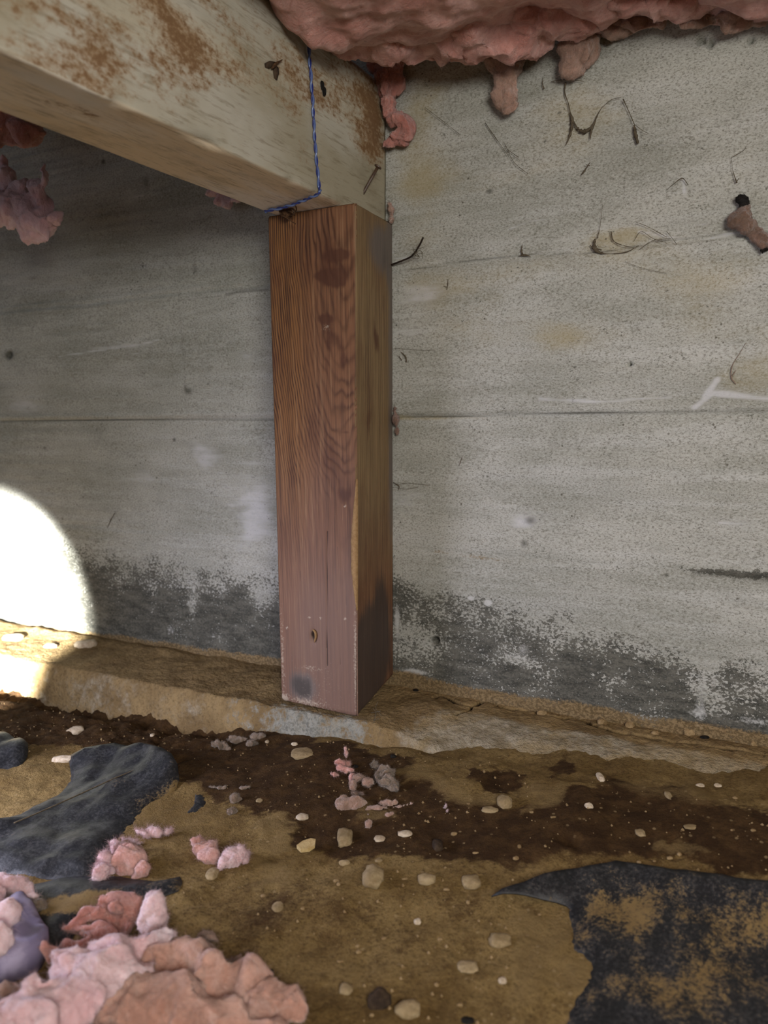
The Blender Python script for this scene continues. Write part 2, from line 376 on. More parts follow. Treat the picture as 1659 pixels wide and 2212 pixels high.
def m_fluff(name, c1, c2, c3, sheen=0.3):
    s = Mat(name, 1.0, 0.02); s.b.inputs['Sheen Weight'].default_value = sheen
    n = s.noise(26, detail=5, rough=0.6); f = s.noise(500, (1, 1, 1), 3, 0.8); st = s.noise(150, (1, 0.3, 0.5), 4, 0.7)
    c = s.mix(n.step(0.36, 0.64), c1, c2); c = s.mix(st.step(0.5, 0.72)*0.4, c, c3); c = s.mix(f.step(0.5, 0.7)*0.2, c, c3)
    s.b.inputs['Subsurface Weight'].default_value = 0.55; s.b.inputs['Subsurface Radius'].default_value = (1.0, 0.7, 0.65); s.b.inputs['Subsurface Scale'].default_value = 0.006
    w = s.noise(75, (1, 1.8, 0.6), 6, 0.75, 1.2); c2 = s.mix(w.step(0.5, 0.7)*0.55, c, c3); c2 = s.mix(w.step(0.46, 0.3)*0.25, c2, (236, 214, 206)) if sheen > 0.2 else c2
    s.col(c2); s.bump(f*0.5+st*0.8+w*1.5, 0.0030, 0.8); return s.m
def m_plain(name, c1, c2, scale=60, rough=0.9, spec=0.2, bump=0.001):
    s = Mat(name, rough, spec); n = s.noise(scale, detail=5, rough=0.65); f = s.noise(scale*6, detail=3, rough=0.7)
    s.col(s.mix((n*0.6+f*0.4).step(0.38, 0.62), c1, c2)); s.bump(n+f*0.5, bump, 0.8); return s.m
def m_sheet():
    s = Mat('black_plastic_sheet', 0.42, 0.35)
    n = s.noise(30, detail=6, rough=0.7); f = s.noise(420, detail=3, rough=0.8); w = s.noise(90, (1, 0.5, 1), 5, 0.7)
    c = s.mix((f*0.6+w*0.4).step(0.42, 0.7), (24, 25, 27), (64, 64, 65))
    d = s.attr('dust'); k = (d+(n-0.5)*1.3+(f-0.5)*1.4+(w-0.5)*1.2)
    c = s.mix(k.step(0.35, 0.85), c, (118, 97, 60)); c = s.mix(k.step(0.9, 1.3)*0.6, c, (100, 80, 48))
    s.col(c); s.rough(k.step(0.2, 0.7)*0.4+0.52); s.bump(f*0.4+w*0.4, 0.0012, 0.6); return s.m
M = dict(
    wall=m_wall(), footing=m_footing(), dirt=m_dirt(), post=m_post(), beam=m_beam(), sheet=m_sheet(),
    pink=m_fluff('pink_glass_fibre', (196, 140, 128), (216, 170, 160), (158, 108, 96)),
    soiled=m_fluff('soiled_pink_glass_fibre', (182, 138, 120), (200, 160, 144), (138, 98, 80)),
    rose=m_fluff('dark_rose_glass_fibre', (172, 112, 100), (196, 142, 130), (128, 80, 70)),
    pale=m_fluff('pale_pink_glass_fibre', (220, 180, 182), (232, 204, 206), (192, 148, 146)),
    dusty=m_fluff('dusty_pink_glass_fibre', (146, 118, 100), (168, 136, 120), (102, 84, 66)),
    grey=m_fluff('grey_lint', (112, 94, 76), (144, 126, 108), (76, 62, 48)),
    umber=m_fluff('brown_cocoon_lint', (104, 82, 66), (130, 104, 90), (52, 40, 30)),
    stone=m_plain('tan_stone', (128, 110, 80), (156, 138, 106), 60), white_stone=m_plain('pale_stone', (160, 142, 118), (196, 182, 160), 70),
    clod=m_plain('dark_clod', (44, 34, 26), (70, 56, 42), 80), black=m_plain('black_debris', (14, 12, 10), (30, 26, 22), 200, 0.7),
    web=m_plain('dusty_web', (72, 64, 52), (104, 94, 78), 300, 1.0, 0.05), chip=m_plain('pale_wood_chip', (168, 142, 92), (190, 168, 122), 120),
    nail=m_plain('rusty_nail_steel', (54, 38, 28), (86, 66, 48), 300, 0.45, 0.6, 0.0004), wire=m_plain('dark_rusty_wire', (30, 22, 18), (52, 38, 30), 300, 0.8),
    spider=m_plain('brown_spider', (48, 32, 20), (98, 70, 46), 400, 0.7), ceil=m_plain('dark_floor_boards', (92, 78, 60), (120, 104, 82), 20),
    splinter=m_plain('fresh_split_wood', (134, 104, 68), (156, 126, 88), 200, 0.75), pebble=m_plain('gravel', (120, 98, 66), (150, 128, 94), 90))
tw = Mat('blue_twine_plastic', 0.35, 0.5); tw.col((34, 46, 112)); M['blue'] = tw.m
tw = Mat('clear_twine_plastic', 0.25, 0.5); tw.col((104, 124, 176)); tw.b.inputs['Transmission Weight'].default_value = 0.35; M['clear'] = tw.m
fl = Mat('milky_plastic_film', 0.65, 0.3); fn = fl.noise(70, detail=5); fl.col(fl.mix(fn.step(0.4, 0.65), (116, 108, 134), (150, 142, 166))); M['film'] = fl.m

# ------------------------------------------------------------------ setting: wall
def build_wall():
    xs = axis(-0.66, 0.50, 0.002, -2.2, 1.8); zs = axis(-0.02, 0.70, 0.002, -0.20, 0.86)
    X, Z = np.meshgrid(xs, zs, indexing='ij')
    z1, z2, z3 = 0.4287, 0.2847, 0.1455
    y = 0.0015*fbm(X*4, Z*9, 5, 3)
    y += 0.0006*fbm(X*5, Z*140, 6, 3)
    # form boards: each band stands a little differently, seams are a fin and a groove
    zz1 = z1+0.0015*fbm(X*7, 0*Z, 3, 2); zz2 = z2+0.0008*fbm(X*7, 0*Z, 9, 2); zz3 = z3+0.002*fbm(X*5, 0*Z, 19, 2)
    y += 0.0020*sm(Z-zz1, -0.001, 0.001)-0.0024*sm(Z-zz2, -0.001, 0.001)+0.0010*sm(Z-zz3, -0.002, 0.002)
    for c, a, w in ((zz1, 0.0020, 0.0016), (zz2, 0.0022, 0.0013), (zz3, 0.0008, 0.002)):
        y += a*np.exp(-((Z-c)/w)**2)*(0.6+0.5*fbm(X*30, 0*Z, 4, 2)); y -= 0.9*a*np.exp(-((Z-c-0.005)/0.0022)**2)*(0.6+0.6*fbm(X*22, 0*Z, 8, 2))
    A = {k: np.zeros(X.shape) for k in ('mold', 'yellow', 'white', 'efflor', 'dark', 'ochre')}
    def gz(k, pts):
        for px, py, rx, ry, a in pts:
            c = on(px, py, 1, 0); s = float((c-CAM)@CD)/F
            A[k] += a*np.exp(-((X-c[0])/(rx*s*1.15))**2-((Z-c[2])/(ry*s))**2)
    def ln(k, pts, w, a=1.0):
        A[k] = np.maximum(A[k], a*np.exp(-(segdist(X, Z, wxz(pts))/w)**2))
    b = wxz([(-200, 1130), (120, 1150), (230, 1185), (330, 1205), (460, 1215), (560, 1225), (610, 1228), (850, 1225), (940, 1262), (1060, 1290), (1180, 1325), (1320, 1360), (1450, 1392), (1659, 1432), (1900, 1480)])
    zb = np.interp(X, [p[0] for p in b], [p[1] for p in b])
    t = (zb-Z)
    A['mold'] = sm(t, -0.034, 0.050)*0.62+0.17*sm(t, 0.02, 0.09)+0.10*fbm(X*18, Z*30, 3, 3)
    gz('mold', [(900, 1390, 60, 60, -0.5), (880, 1300, 40, 30, 0.15), (1110, 1425, 60, 22, -0.35), (1530, 1480, 30, 60, -0.35), (560, 1290, 30, 30, -.25), (420, 1310, 18, 50, -0.3), (250, 1330, 40, 60, 0.2), (1400, 1440, 200, 25, 0.2)])
    gz('mold', [(1625, 1242, 110, 9, 0.75), (1560, 1238, 70, 6, 0.4)])
    gz('yellow', [(1260, 560, 260, 50, .6), (960, 640, 120, 60, .55), (1500, 620, 140, 60, .8), (1640, 800, 90, 90, .8), (1270, 240, 120, 80, .8), (930, 420, 70, 150, .5), (1100, 380, 200, 60, .5), (930, 200, 60, 60, .6), (890, 330, 50, 120, .55), (860, 900, 30, 8, 1.2), (950, 903, 90, 6, 1.0), (980, 740, 80, 120, .3), (1200, 730, 60, 40, .9), (1350, 720, 250, 40, .35), (300, 760, 200, 60, .25), (520, 840, 60, 40, .45), (1659, 330, 200, 60, .4), (1330, 510, 60, 20, .8)])
    gz('white', [(900, 640, 60, 25, .9), (900, 700, 50, 40, .6), (440, 980, 45, 40, .9), (535, 1120, 60, 70, .8), (560, 1060, 50, 80, .5), (530, 770, 40, 14, 1.0), (70, 880, 110, 18, 1.0), (250, 750, 120, 6, .8), (1130, 1130, 40, 22, .9), (900, 1100, 60, 120, .3), (1400, 1150, 250, 60, .25), (380, 480, 60, 60, .3), (1050, 560, 90, 6, .8), (1420, 480, 120, 10, .4), (300, 1050, 260, 60, .45), (820, 1000, 70, 200, .2), (60, 690, 80, 5, .5)])
    ln('white', [(1165, 862), (1300, 868), (1450, 858)], 0.0022); ln('white', [(1500, 880), (1540, 850), (1659, 862)], 0.003); ln('white', [(1520, 860), (1550, 820)], 0.0028)
    ln('white', [(1095, 497), (1140, 480), (1180, 474)], 0.0013); ln('white', [(1250, 222), (1320, 210), (1380, 204)], 0.0015, .9); ln('white', [(1440, 480), (1600, 490)], 0.0016, .6)
    ln('white', [(1480, 425), (1475, 385)], 0.002); ln('white', [(400, 520), (440, 490)], 0.0016); ln('white', [(490, 730), (560, 790)], 0.0022, .8); ln('white', [(130, 770), (300, 745), (345, 735)], 0.0014)
    ln('white', [(1380, 500), (1500, 520), (1660, 490)], 0.0018, .9); ln('white', [(0, 680), (200, 655)], 0.0016, .8)
    for i in range(70):   # trowel and board scratches
        x0 = RNG.uniform(-0.55, 0.48); z0 = RNG.uniform(0.16, 0.60); L = RNG.uniform(0.01, 0.06); sl = RNG.normal()*0.08+0.05
        m = (np.abs(X-x0-L/2) < L) & (np.abs(Z-z0) < 0.02)
        d = segdist(X[m], Z[m], [(x0, z0), (x0+L, z0+sl*L)]); A['white'][m] = np.maximum(A['white'][m], RNG.uniform(.3, .75)*np.exp(-(d/0.0011)**2))
    gz('efflor', [(930, 1330, 40, 40, .28), (895, 1420, 40, 40, .42), (858, 1340, 8, 60, .8), (1055, 1302, 9, 7, 1.4), (1018, 1292, 8, 5, 1.4), (1120, 1425, 50, 20, .5), (1130, 1400, 18, 14, .6), (1515, 1500, 14, 70, .6), (1500, 1540, 30, 14, .4), (1540, 1575, 120, 7, .35), (1540, 1430, 30, 12, .6), (1640, 1560, 60, 14, .6), (1000, 1440, 60, 10, .5), (900, 1452, 50, 7, .7), (560, 1290, 20, 30, .6), (415, 1300, 14, 45, .5), (370, 1360, 14, 18, .7), (580, 1350, 16, 30, .5), (300, 1230, 40, 20, .4), (250, 1300, 30, 30, .4), (1250, 1400, 60, 12, .3)])
    ln('dark', [(1500, 1237), (1560, 1242), (1659, 1252), (1700, 1256)], 0.0035, .55)
    ln('dark', [(388, 630), (392, 700), (399, 770), (402, 840)], 0.0016, .4); gz('dark', [(408, 845, 12, 9, .7), (22, 767, 13, 10, 1.2), (420, 582, 6, 12, .6), (237, 1122, 5, 5, .5), (375, 950, 5, 5, .9), (222, 348, 6, 6, 1), (315, 395, 12, 20, .5), (1145, 1125, 13, 11, .7), (1132, 1174, 9, 10, .7), (1057, 413, 9, 6, .8), (1440, 1242, 5, 4, 1.0), (548, 570, 4, 18, .4), (70, 600, 22, 5, .5), (940, 1385, 10, 12, 1.1), (95, 968, 5, 5, .6), (1363, 787, 5, 5, .8), (1208, 242, 4, 3, 1.1), (1177, 306, 3, 3, 1.1), (1200, 730, 30, 18, .12), (1235, 1225, 14, 16, .25)])
    ln('dark', [(860, 902), (1000, 899), (1250, 892), (1659, 884)], 0.0008, .75); ln('dark', [(0, 911), (200, 908), (590, 906)], 0.0011, .95)
    ln('dark', [(850, 588), (1000, 566), (1120, 551), (1300, 545), (1450, 516), (1600, 500), (1659, 502)], 0.0010, .6); ln('dark', [(490, 637), (520, 630), (580, 626)], 0.0022, .6); ln('dark', [(0, 690), (200, 664), (480, 640)], 0.001, .4)
    ln('dark', [(1300, 546), (1400, 535), (1480, 524)], 0.0025, .28)
    ln('ochre', [(900, 1185), (1000, 1200), (1100, 1213)], 0.003, .5); ln('ochre', [(880, 900), (1000, 898)], 0.0012, .6)
    bz = wxz([(-100, 1330), (250, 1370), (580, 1418), (870, 1448), (1000, 1478), (1300, 1525), (1659, 1585)]); zo = np.interp(X, [p[0] for p in bz], [p[1] for p in bz])
    A['ochre'] = np.maximum(A['ochre'], sm(zo+0.001-Z, -0.006, 0.008))
    V = np.stack([X, y, Z], -1).reshape(-1, 3)
    # pitted holes
    for px, py, r in ((1515, 84, 8), (1535, 90, 7), (1622, 84, 6), (940, 1385, 9), (22, 767, 9), (1361, 787, 4)):
        c = on(px, py, 1, 0); q = np.hypot(V[:, 0]-c[0], V[:, 2]-c[2]); rr = r*0.00042; V[:, 1] += 0.010*np.exp(-(q/rr)**4)
    o = newmesh('wall_back', V, gridfaces(len(xs), len(zs)), M['wall'], attrs=A)
    return tag(o, kind='structure')
build_wall()

# ------------------------------------------------------------------ setting: footing and dirt floor
CRACK = [(940, 1502), (958, 1500), (985, 1512), (1020, 1520), (1050, 1508), (1075, 1518), (1110, 1526), (1150, 1528), (1180, 1540), (1215, 1546), (1240, 1544), (1268, 1552), (1280, 1562), (1340, 1577), (1400, 1585), (1450, 1594), (1500, 1600), (1560, 1612), (1620, 1620), (1659, 1628), (1720, 1640)]
CRACK2 = [(1020, 1520), (1010, 1530), (985, 1540)]
def foot_z(X, Y):
    r = sm(X, 0.09, 0.20)
    zl = -0.075*sm(-Y, 0.094, 0.118)-0.005*sm(-Y, 0.0, 0.09)
    zr = -0.002-0.026*sm(-Y, 0.030, 0.135)-0.05*sm(-Y, 0.12, 0.16)
    z = zl*(1-r)+zr*r
    z = z+0.0022*fbm(X*24, Y*24, 11, 4)*sm(np.abs(X-0.043)+np.maximum(0, -Y-0.09)*2, 0.03, 0.08)+0.0008*fbm(X*90, Y*90, 3, 3)
    # poured bulge under the post
    z = z+0.004*np.exp(-((X-0.16)/0.05)**2-((Y+0.07)/0.04)**2)
    # lip of the left ledge, broken lumps
    z = z+0.006*np.exp(-((Y+0.012)/0.010)**2)*sm(-X, 0.08, 0.22)*(0.5+fbm(X*14, 0*Y, 2, 3))
    return z-0.0035
def build_footing():
    xs = axis(-0.66, 0.52, 0.0012, -2.2, 1.8); ys = np.concatenate([np.arange(-0.17, 0.0121, 0.0012)])
    X, Y = np.meshgrid(xs, ys, indexing='ij'); Yw = Y+0.004*fbm(X*16, 0*Y, 8, 3)*sm(-Y, 0.05, 0.09)
    Z = foot_z(X, Yw)
    c0 = [tuple(on(p[0], p[1], 2, -0.003)[:2]) for p in CRACK]; c1 = [tuple(on(p[0], p[1], 2, -0.003)[:2]) for p in CRACK2]
    jx = 0.0012*fbm(X*120, Y*120, 3, 2)
    m = (X > 0.1) & (Y > -0.07); d = np.full(X.shape, 1.0); c0 = wobble_line(c0, 0.002); c1 = wobble_line(c1, 0.0015); d[m] = np.minimum(segdist(X[m]+jx[m], Y[m]+jx[m], c0), segdist(X[m]+jx[m], Y[m], c1)*1.4)
    cr = np.exp(-(d/0.0023)**4); Z -= 0.005*cr
    pale = sm(-Y, 0.022, 0.045)*sm(X, 0.10, 0.16)+0.45*sm(-Y, 0.085, 0.10)*sm(-X, -0.12, 0.0)
    pale = pale*(0.8+0.5*fbm(X*10, Y*10, 4, 2)); pale *= 1-0.6*np.exp(-((X-0.13)/0.03)**2-((Y+0.04)/0.03)**2)
    grey = np.exp(-((X-0.055)/0.06)**4-((Y+0.108)/0.022)**4)*1.0+0.45*np.exp(-((X+0.02)/0.05)**2-((Y+0.10)/0.02)**2)+0.45*np.exp(-((X-0.30)/0.07)**2-((Y+0.05)/0.012)**2)
    V = np.stack([X, Y, Z], -1).reshape(-1, 3)
    o = newmesh('footing', V, gridfaces(len(xs), len(ys)), M['footing'], attrs={'crack': cr, 'pale': pale, 'grey': grey})
    return tag(o, kind='structure')
build_footing()
def build_floor():
    xs = axis(-0.66, 0.56, 0.0022, -2.4, 2.2); ys = axis(-0.56, -0.085, 0.0022, -2.6, 0.02)
    X, Y = np.meshgrid(xs, ys, indexing='ij'); Z = gnd(X, Y)
    jx, jy = X+0.014*fbm(X*26, Y*26, 1, 5, .65), Y+0.014*fbm(X*26, Y*26, 8, 5, .65)
    wet = pmask(jx, jy, gxy([(-400, 1450), (200, 1490), (430, 1530), (620, 1575), (720, 1600), (850, 1625), (900, 1650), (905, 1690), (985, 1720), (1100, 1742), (1240, 1705), (1330, 1690), (1430, 1700), (1560, 1735), (1750, 1790), (1800, 1930), (1600, 1890), (1440, 1860), (1300, 1825), (1150, 1850), (980, 1850), (900, 1850), (780, 1850), (690, 1870), (640, 1800), (620, 1765), (540, 1750), (430, 1705), (330, 1650), (60, 1610), (-400, 1570)]), 0.012)
    wet = np.maximum(wet, pmask(jx, jy, gxy([(1012, 1650), (1060, 1660), (1135, 1678), (1140, 1705), (1070, 1715), (1020, 1690)]), 0.007))
    wet = np.maximum(wet, pmask(jx, jy, gxy([(1160, 1655), (1205, 1640), (1245, 1670), (1200, 1680)]), 0.008))
    for px, py, rx, ry, a in ((500, 1960, 130, 60, .35), (700, 1960, 160, 50, .25), (1000, 1820, 200, 60, .4), (850, 2040, 200, 70, .22), (560, 2000, 60, 60, .3), (1200, 1830, 150, 25, .3), (1000, 1960, 80, 30, .3)):
        c = G(px, py); s = float((c-CAM)@CD)/F; wet = wet+a*np.exp(-((X-c[0])/(rx*s))**2-((Y-c[1])/(ry*s*2))**2)
    light = np.zeros(X.shape)
    for poly in ([(560, 1770), (640, 1768), (650, 1800), (640, 1830), (570, 1850), (540, 1820)], [(1090, 1960), (1170, 1962), (1225, 1968), (1235, 2060), (1262, 2090), (1240, 2170), (1150, 2180), (1120, 2060)], [(860, 1660), (920, 1650), (1010, 1690), (1060, 1720), (1030, 1750), (960, 1720), (900, 1700)], [(540, 1860), (620, 1850), (655, 1880), (640, 1930), (540, 1930)], [(1150, 1700), (1260, 1690), (1240, 1720), (1130, 1760)], [(1410, 1820), (1480, 1822), (1540, 1850), (1450, 1860)], [(740, 1730), (800, 1725), (860, 1750), (850, 1775), (760, 1765)]):
        light = np.maximum(light, pmask(jx, jy, gxy(poly), 0.007)*0.7)
    for px, py, rx, ry, a in ((400, 1790, 140, 90, .5), (300, 1750, 60, 60, .3), (1300, 1680, 200, 20, .4), (1500, 1720, 150, 25, .5), (1150, 1880, 120, 20, .45), (60, 1690, 120, 50, .35), (1000, 1900, 60, 30, .3)):
        c = G(px, py); s = float((c-CAM)@CD)/F; light = light+a*np.exp(-((X-c[0])/(rx*s))**2-((Y-c[1])/(ry*s*2))**2)
    # pits and little clod steps
    for px, py, rx, ry, dz in ((1230, 1812, 28, 9, -0.006), (1075, 1688, 60, 20, -0.003), (400, 1560, 60, 14, -0.006)):
        c = G(px, py); s = float((c-CAM)@CD)/F; Z = Z+dz*np.exp(-((X-c[0])/(rx*s))**2-((Y-c[1])/(ry*s*1.8))**2)
    Z = Z+0.0016*light
    V = np.stack([X, Y, Z], -1).reshape(-1, 3)
    o = newmesh('floor', V, gridfaces(len(xs), len(ys)), M['dirt'], attrs={'wet': wet, 'light': light})
    return tag(o, kind='structure')
build_floor()
# floor boards over the crawl space (out of sight above the insulation)
def box(x0, x1, y0, y1, z0, z1):
    V = [(x, y, z) for x in (x0, x1) for y in (y0, y1) for z in (z0, z1)]
    return V, [[0, 1, 3, 2], [4, 6, 7, 5], [0, 4, 5, 1], [2, 3, 7, 6], [0, 2, 6, 4], [1, 5, 7, 3]]
tag(newmesh('ceiling', *box(-2.2, 1.8, -2.0, 0.0, 0.86, 0.88), M['ceil'], smooth=False), kind='structure')

# ------------------------------------------------------------------ beam
XB, XL, HB, HT = 0.081, 0.0064, 0.4757, 0.607
def build_beam():
    root = empty('floor_beam', (0.044, -0.4, HB), 'heavy whitish timber beam with brown stains running from the wall to the upper left', 'beam')
    L = 2.2; ys = np.concatenate([np.arange(0, 0.9, 0.004), np.arange(0.9, L, 0.05)])
    # section outline with small eased arrises, walked round: side (down), underside, far side, top
    prof = []
    e = 0.0022
    for z in np.arange(HT-e, HB+e, -0.004): prof.append((XB, z, 0))
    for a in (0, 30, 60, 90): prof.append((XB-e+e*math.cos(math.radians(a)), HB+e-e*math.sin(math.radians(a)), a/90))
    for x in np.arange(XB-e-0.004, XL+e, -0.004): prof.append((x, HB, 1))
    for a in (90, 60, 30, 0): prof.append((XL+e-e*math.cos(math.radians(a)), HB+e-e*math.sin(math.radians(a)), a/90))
    for z in np.arange(HB+e+0.01, HT-e, 0.02): prof.append((XL, z, 0))
    for a in (0, 45, 90): prof.append((XL+e-e*math.cos(math.radians(a)), HT-e+e*math.sin(math.radians(a)), 0))
    for a in (90, 45, 0): prof.append((XB-e+e*math.cos(math.radians(a)), HT-e+e*math.sin(math.radians(a)), 0))
    pr = np.array(prof); n = len(pr); m = len(ys)
    X = np.tile(pr[:, 0], (m, 1)); Z = np.tile(pr[:, 1], (m, 1)); U = np.tile(pr[:, 2], (m, 1)); Y = -np.tile(ys[:, None], (1, n))
    w = 0.0007*fbm(X*20, Y*3, Z*60, 3)+0.0012*fbm(X*5, Y*5, Z*5, 2)
    side = (np.abs(X-XB) < e) & (U < 0.5); X = X+np.where(side, w, 0); Z = Z+np.where(U > 0.5, w, 0)
    # waney nicks on the lower near arris
    ar = np.exp(-((X-XB)**2+(Z-HB)**2)/(0.005**2)); nk = np.clip(fbm(0*X, Y*16, 3, 3), 0, 1)*0.006; X = X-ar*nk; Z = Z+ar*nk*0.7
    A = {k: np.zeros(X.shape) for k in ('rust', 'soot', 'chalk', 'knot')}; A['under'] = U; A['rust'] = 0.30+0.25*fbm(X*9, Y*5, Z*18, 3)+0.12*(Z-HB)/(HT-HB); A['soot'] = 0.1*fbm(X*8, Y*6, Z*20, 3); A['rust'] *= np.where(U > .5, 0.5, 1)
    def gs(k, pts, under=False):
        for px, py, rx, ry, a in pts:
            if under: c = on(px, py, 2, HB); q = ((Y-c[1])/rx)**2+((X-c[0])/ry)**2
            else: c = on(px, py, 0, XB); q = ((Y-c[1])/rx)**2+((Z-c[2])/ry)**2
            A[k] += 0.42*a*np.exp(-q*0.6)*((U > 0.5) if under else (U <= 0.5))
    gs('rust', [(330, 60, .03, .02, .75), (420, 160, .04, .02, .65), (120, 90, .04, .02, .5), (200, 120, .02, .02, .7), (30, 90, .03, .02, .6), (740, 130, .03, .02, .85), (790, 200, .02, .03, 1.0), (810, 280, .014, .03, .95), (700, 220, .02, .014, .5), (640, 180, .02, .012, .6), (780, 320, .02, .02, .4), (570, 330, .03, .006, .5), (450, 270, .05, .008, .45), (500, 60, .03, .015, .4), (600, 100, .03, .012, .35), (300, 150, .04, .012, .35), (826, 380, .01, .03, .3)])
    gs('rust', [(150, 240, .025, .008, .55), (210, 250, .02, .006, .6), (60, 200, .05, .006, .3), (430, 370, .05, .01, .25), (330, 330, .06, .008, .3)], True)
    gs('soot', [(190, 190, .012, .02, .6), (400, 200, .01, .01, .4), (540, 200, .008, .008, .3), (770, 250, .01, .02, .3), (460, 130, .01, .004, .3)])
    gs('soot', [(200, 225, .012, .02, .55), (480, 330, .04, .004, .5), (600, 370, .03, .003, .4)], True)
    gs('chalk', [(135, 130, .008, .006, .9), (250, 170, .012, .006, .8), (380, 14, .012, .008, .9), (760, 330, .01, .012, .7), (640, 45, .01, .005, .8), (210, 200, .01, .012, .6), (780, 420, .02, .008, .4)])
    gs('chalk', [(60, 160, .05, .012, .8), (120, 190, .04, .012, .8), (280, 260, .05, .014, .6), (400, 320, .08, .01, .5), (560, 380, .05, .012, .6), (650, 420, .02, .02, .6)], True)
    # whiter along the top arris
    A['chalk'] += 0.9*np.exp(-((Z-HT)/0.004)**2)*(U < .5)
    V = np.stack([X, Y, Z], -1).reshape(-1, 3)
    i = np.arange(m-1)[:, None]*n; j = np.arange(n)[None, :]; Fc = np.stack([i+j, i+n+j, i+n+(j+1) % n, i+(j+1) % n], -1).reshape(-1, 4).tolist()
    Fc.append(list(range(n))); Fc.append([(m-1)*n+k for k in range(n)][::-1])
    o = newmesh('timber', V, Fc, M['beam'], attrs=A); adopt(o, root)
    # two bored beetle holes, dark inside, with a thin collar
    for px, py, r in ((697, 184, 0.0019), (701, 197, 0.0021)):
        c = on(px, py, 0, XB+0.0010); ring = []
        V = []; Fc = []; k = 14
        for q, (rr, dx) in enumerate(((r*1.35, -0.0006), (r*1.1, 0.0005), (r, 0.0002), (r*0.9, -0.0004))):
            for a in range(k):
                g = 2*math.pi*a/k; V.append((c[0]+dx, c[1]+rr*math.cos(g)*(1+.1*math.sin(3*g)), c[2]+rr*math.sin(g)*1.5))
        for q in range(3):
            for a in range(k): Fc.append([q*k+a, q*k+(a+1) % k, (q+1)*k+(a+1) % k, (q+1)*k+a])
        Fc.append([3*k+a for a in range(k)])
        adopt(newmesh('beetle_hole', V, Fc, M['black']), root)['label'] = 'small black bored hole'
    return root
beam = build_beam()

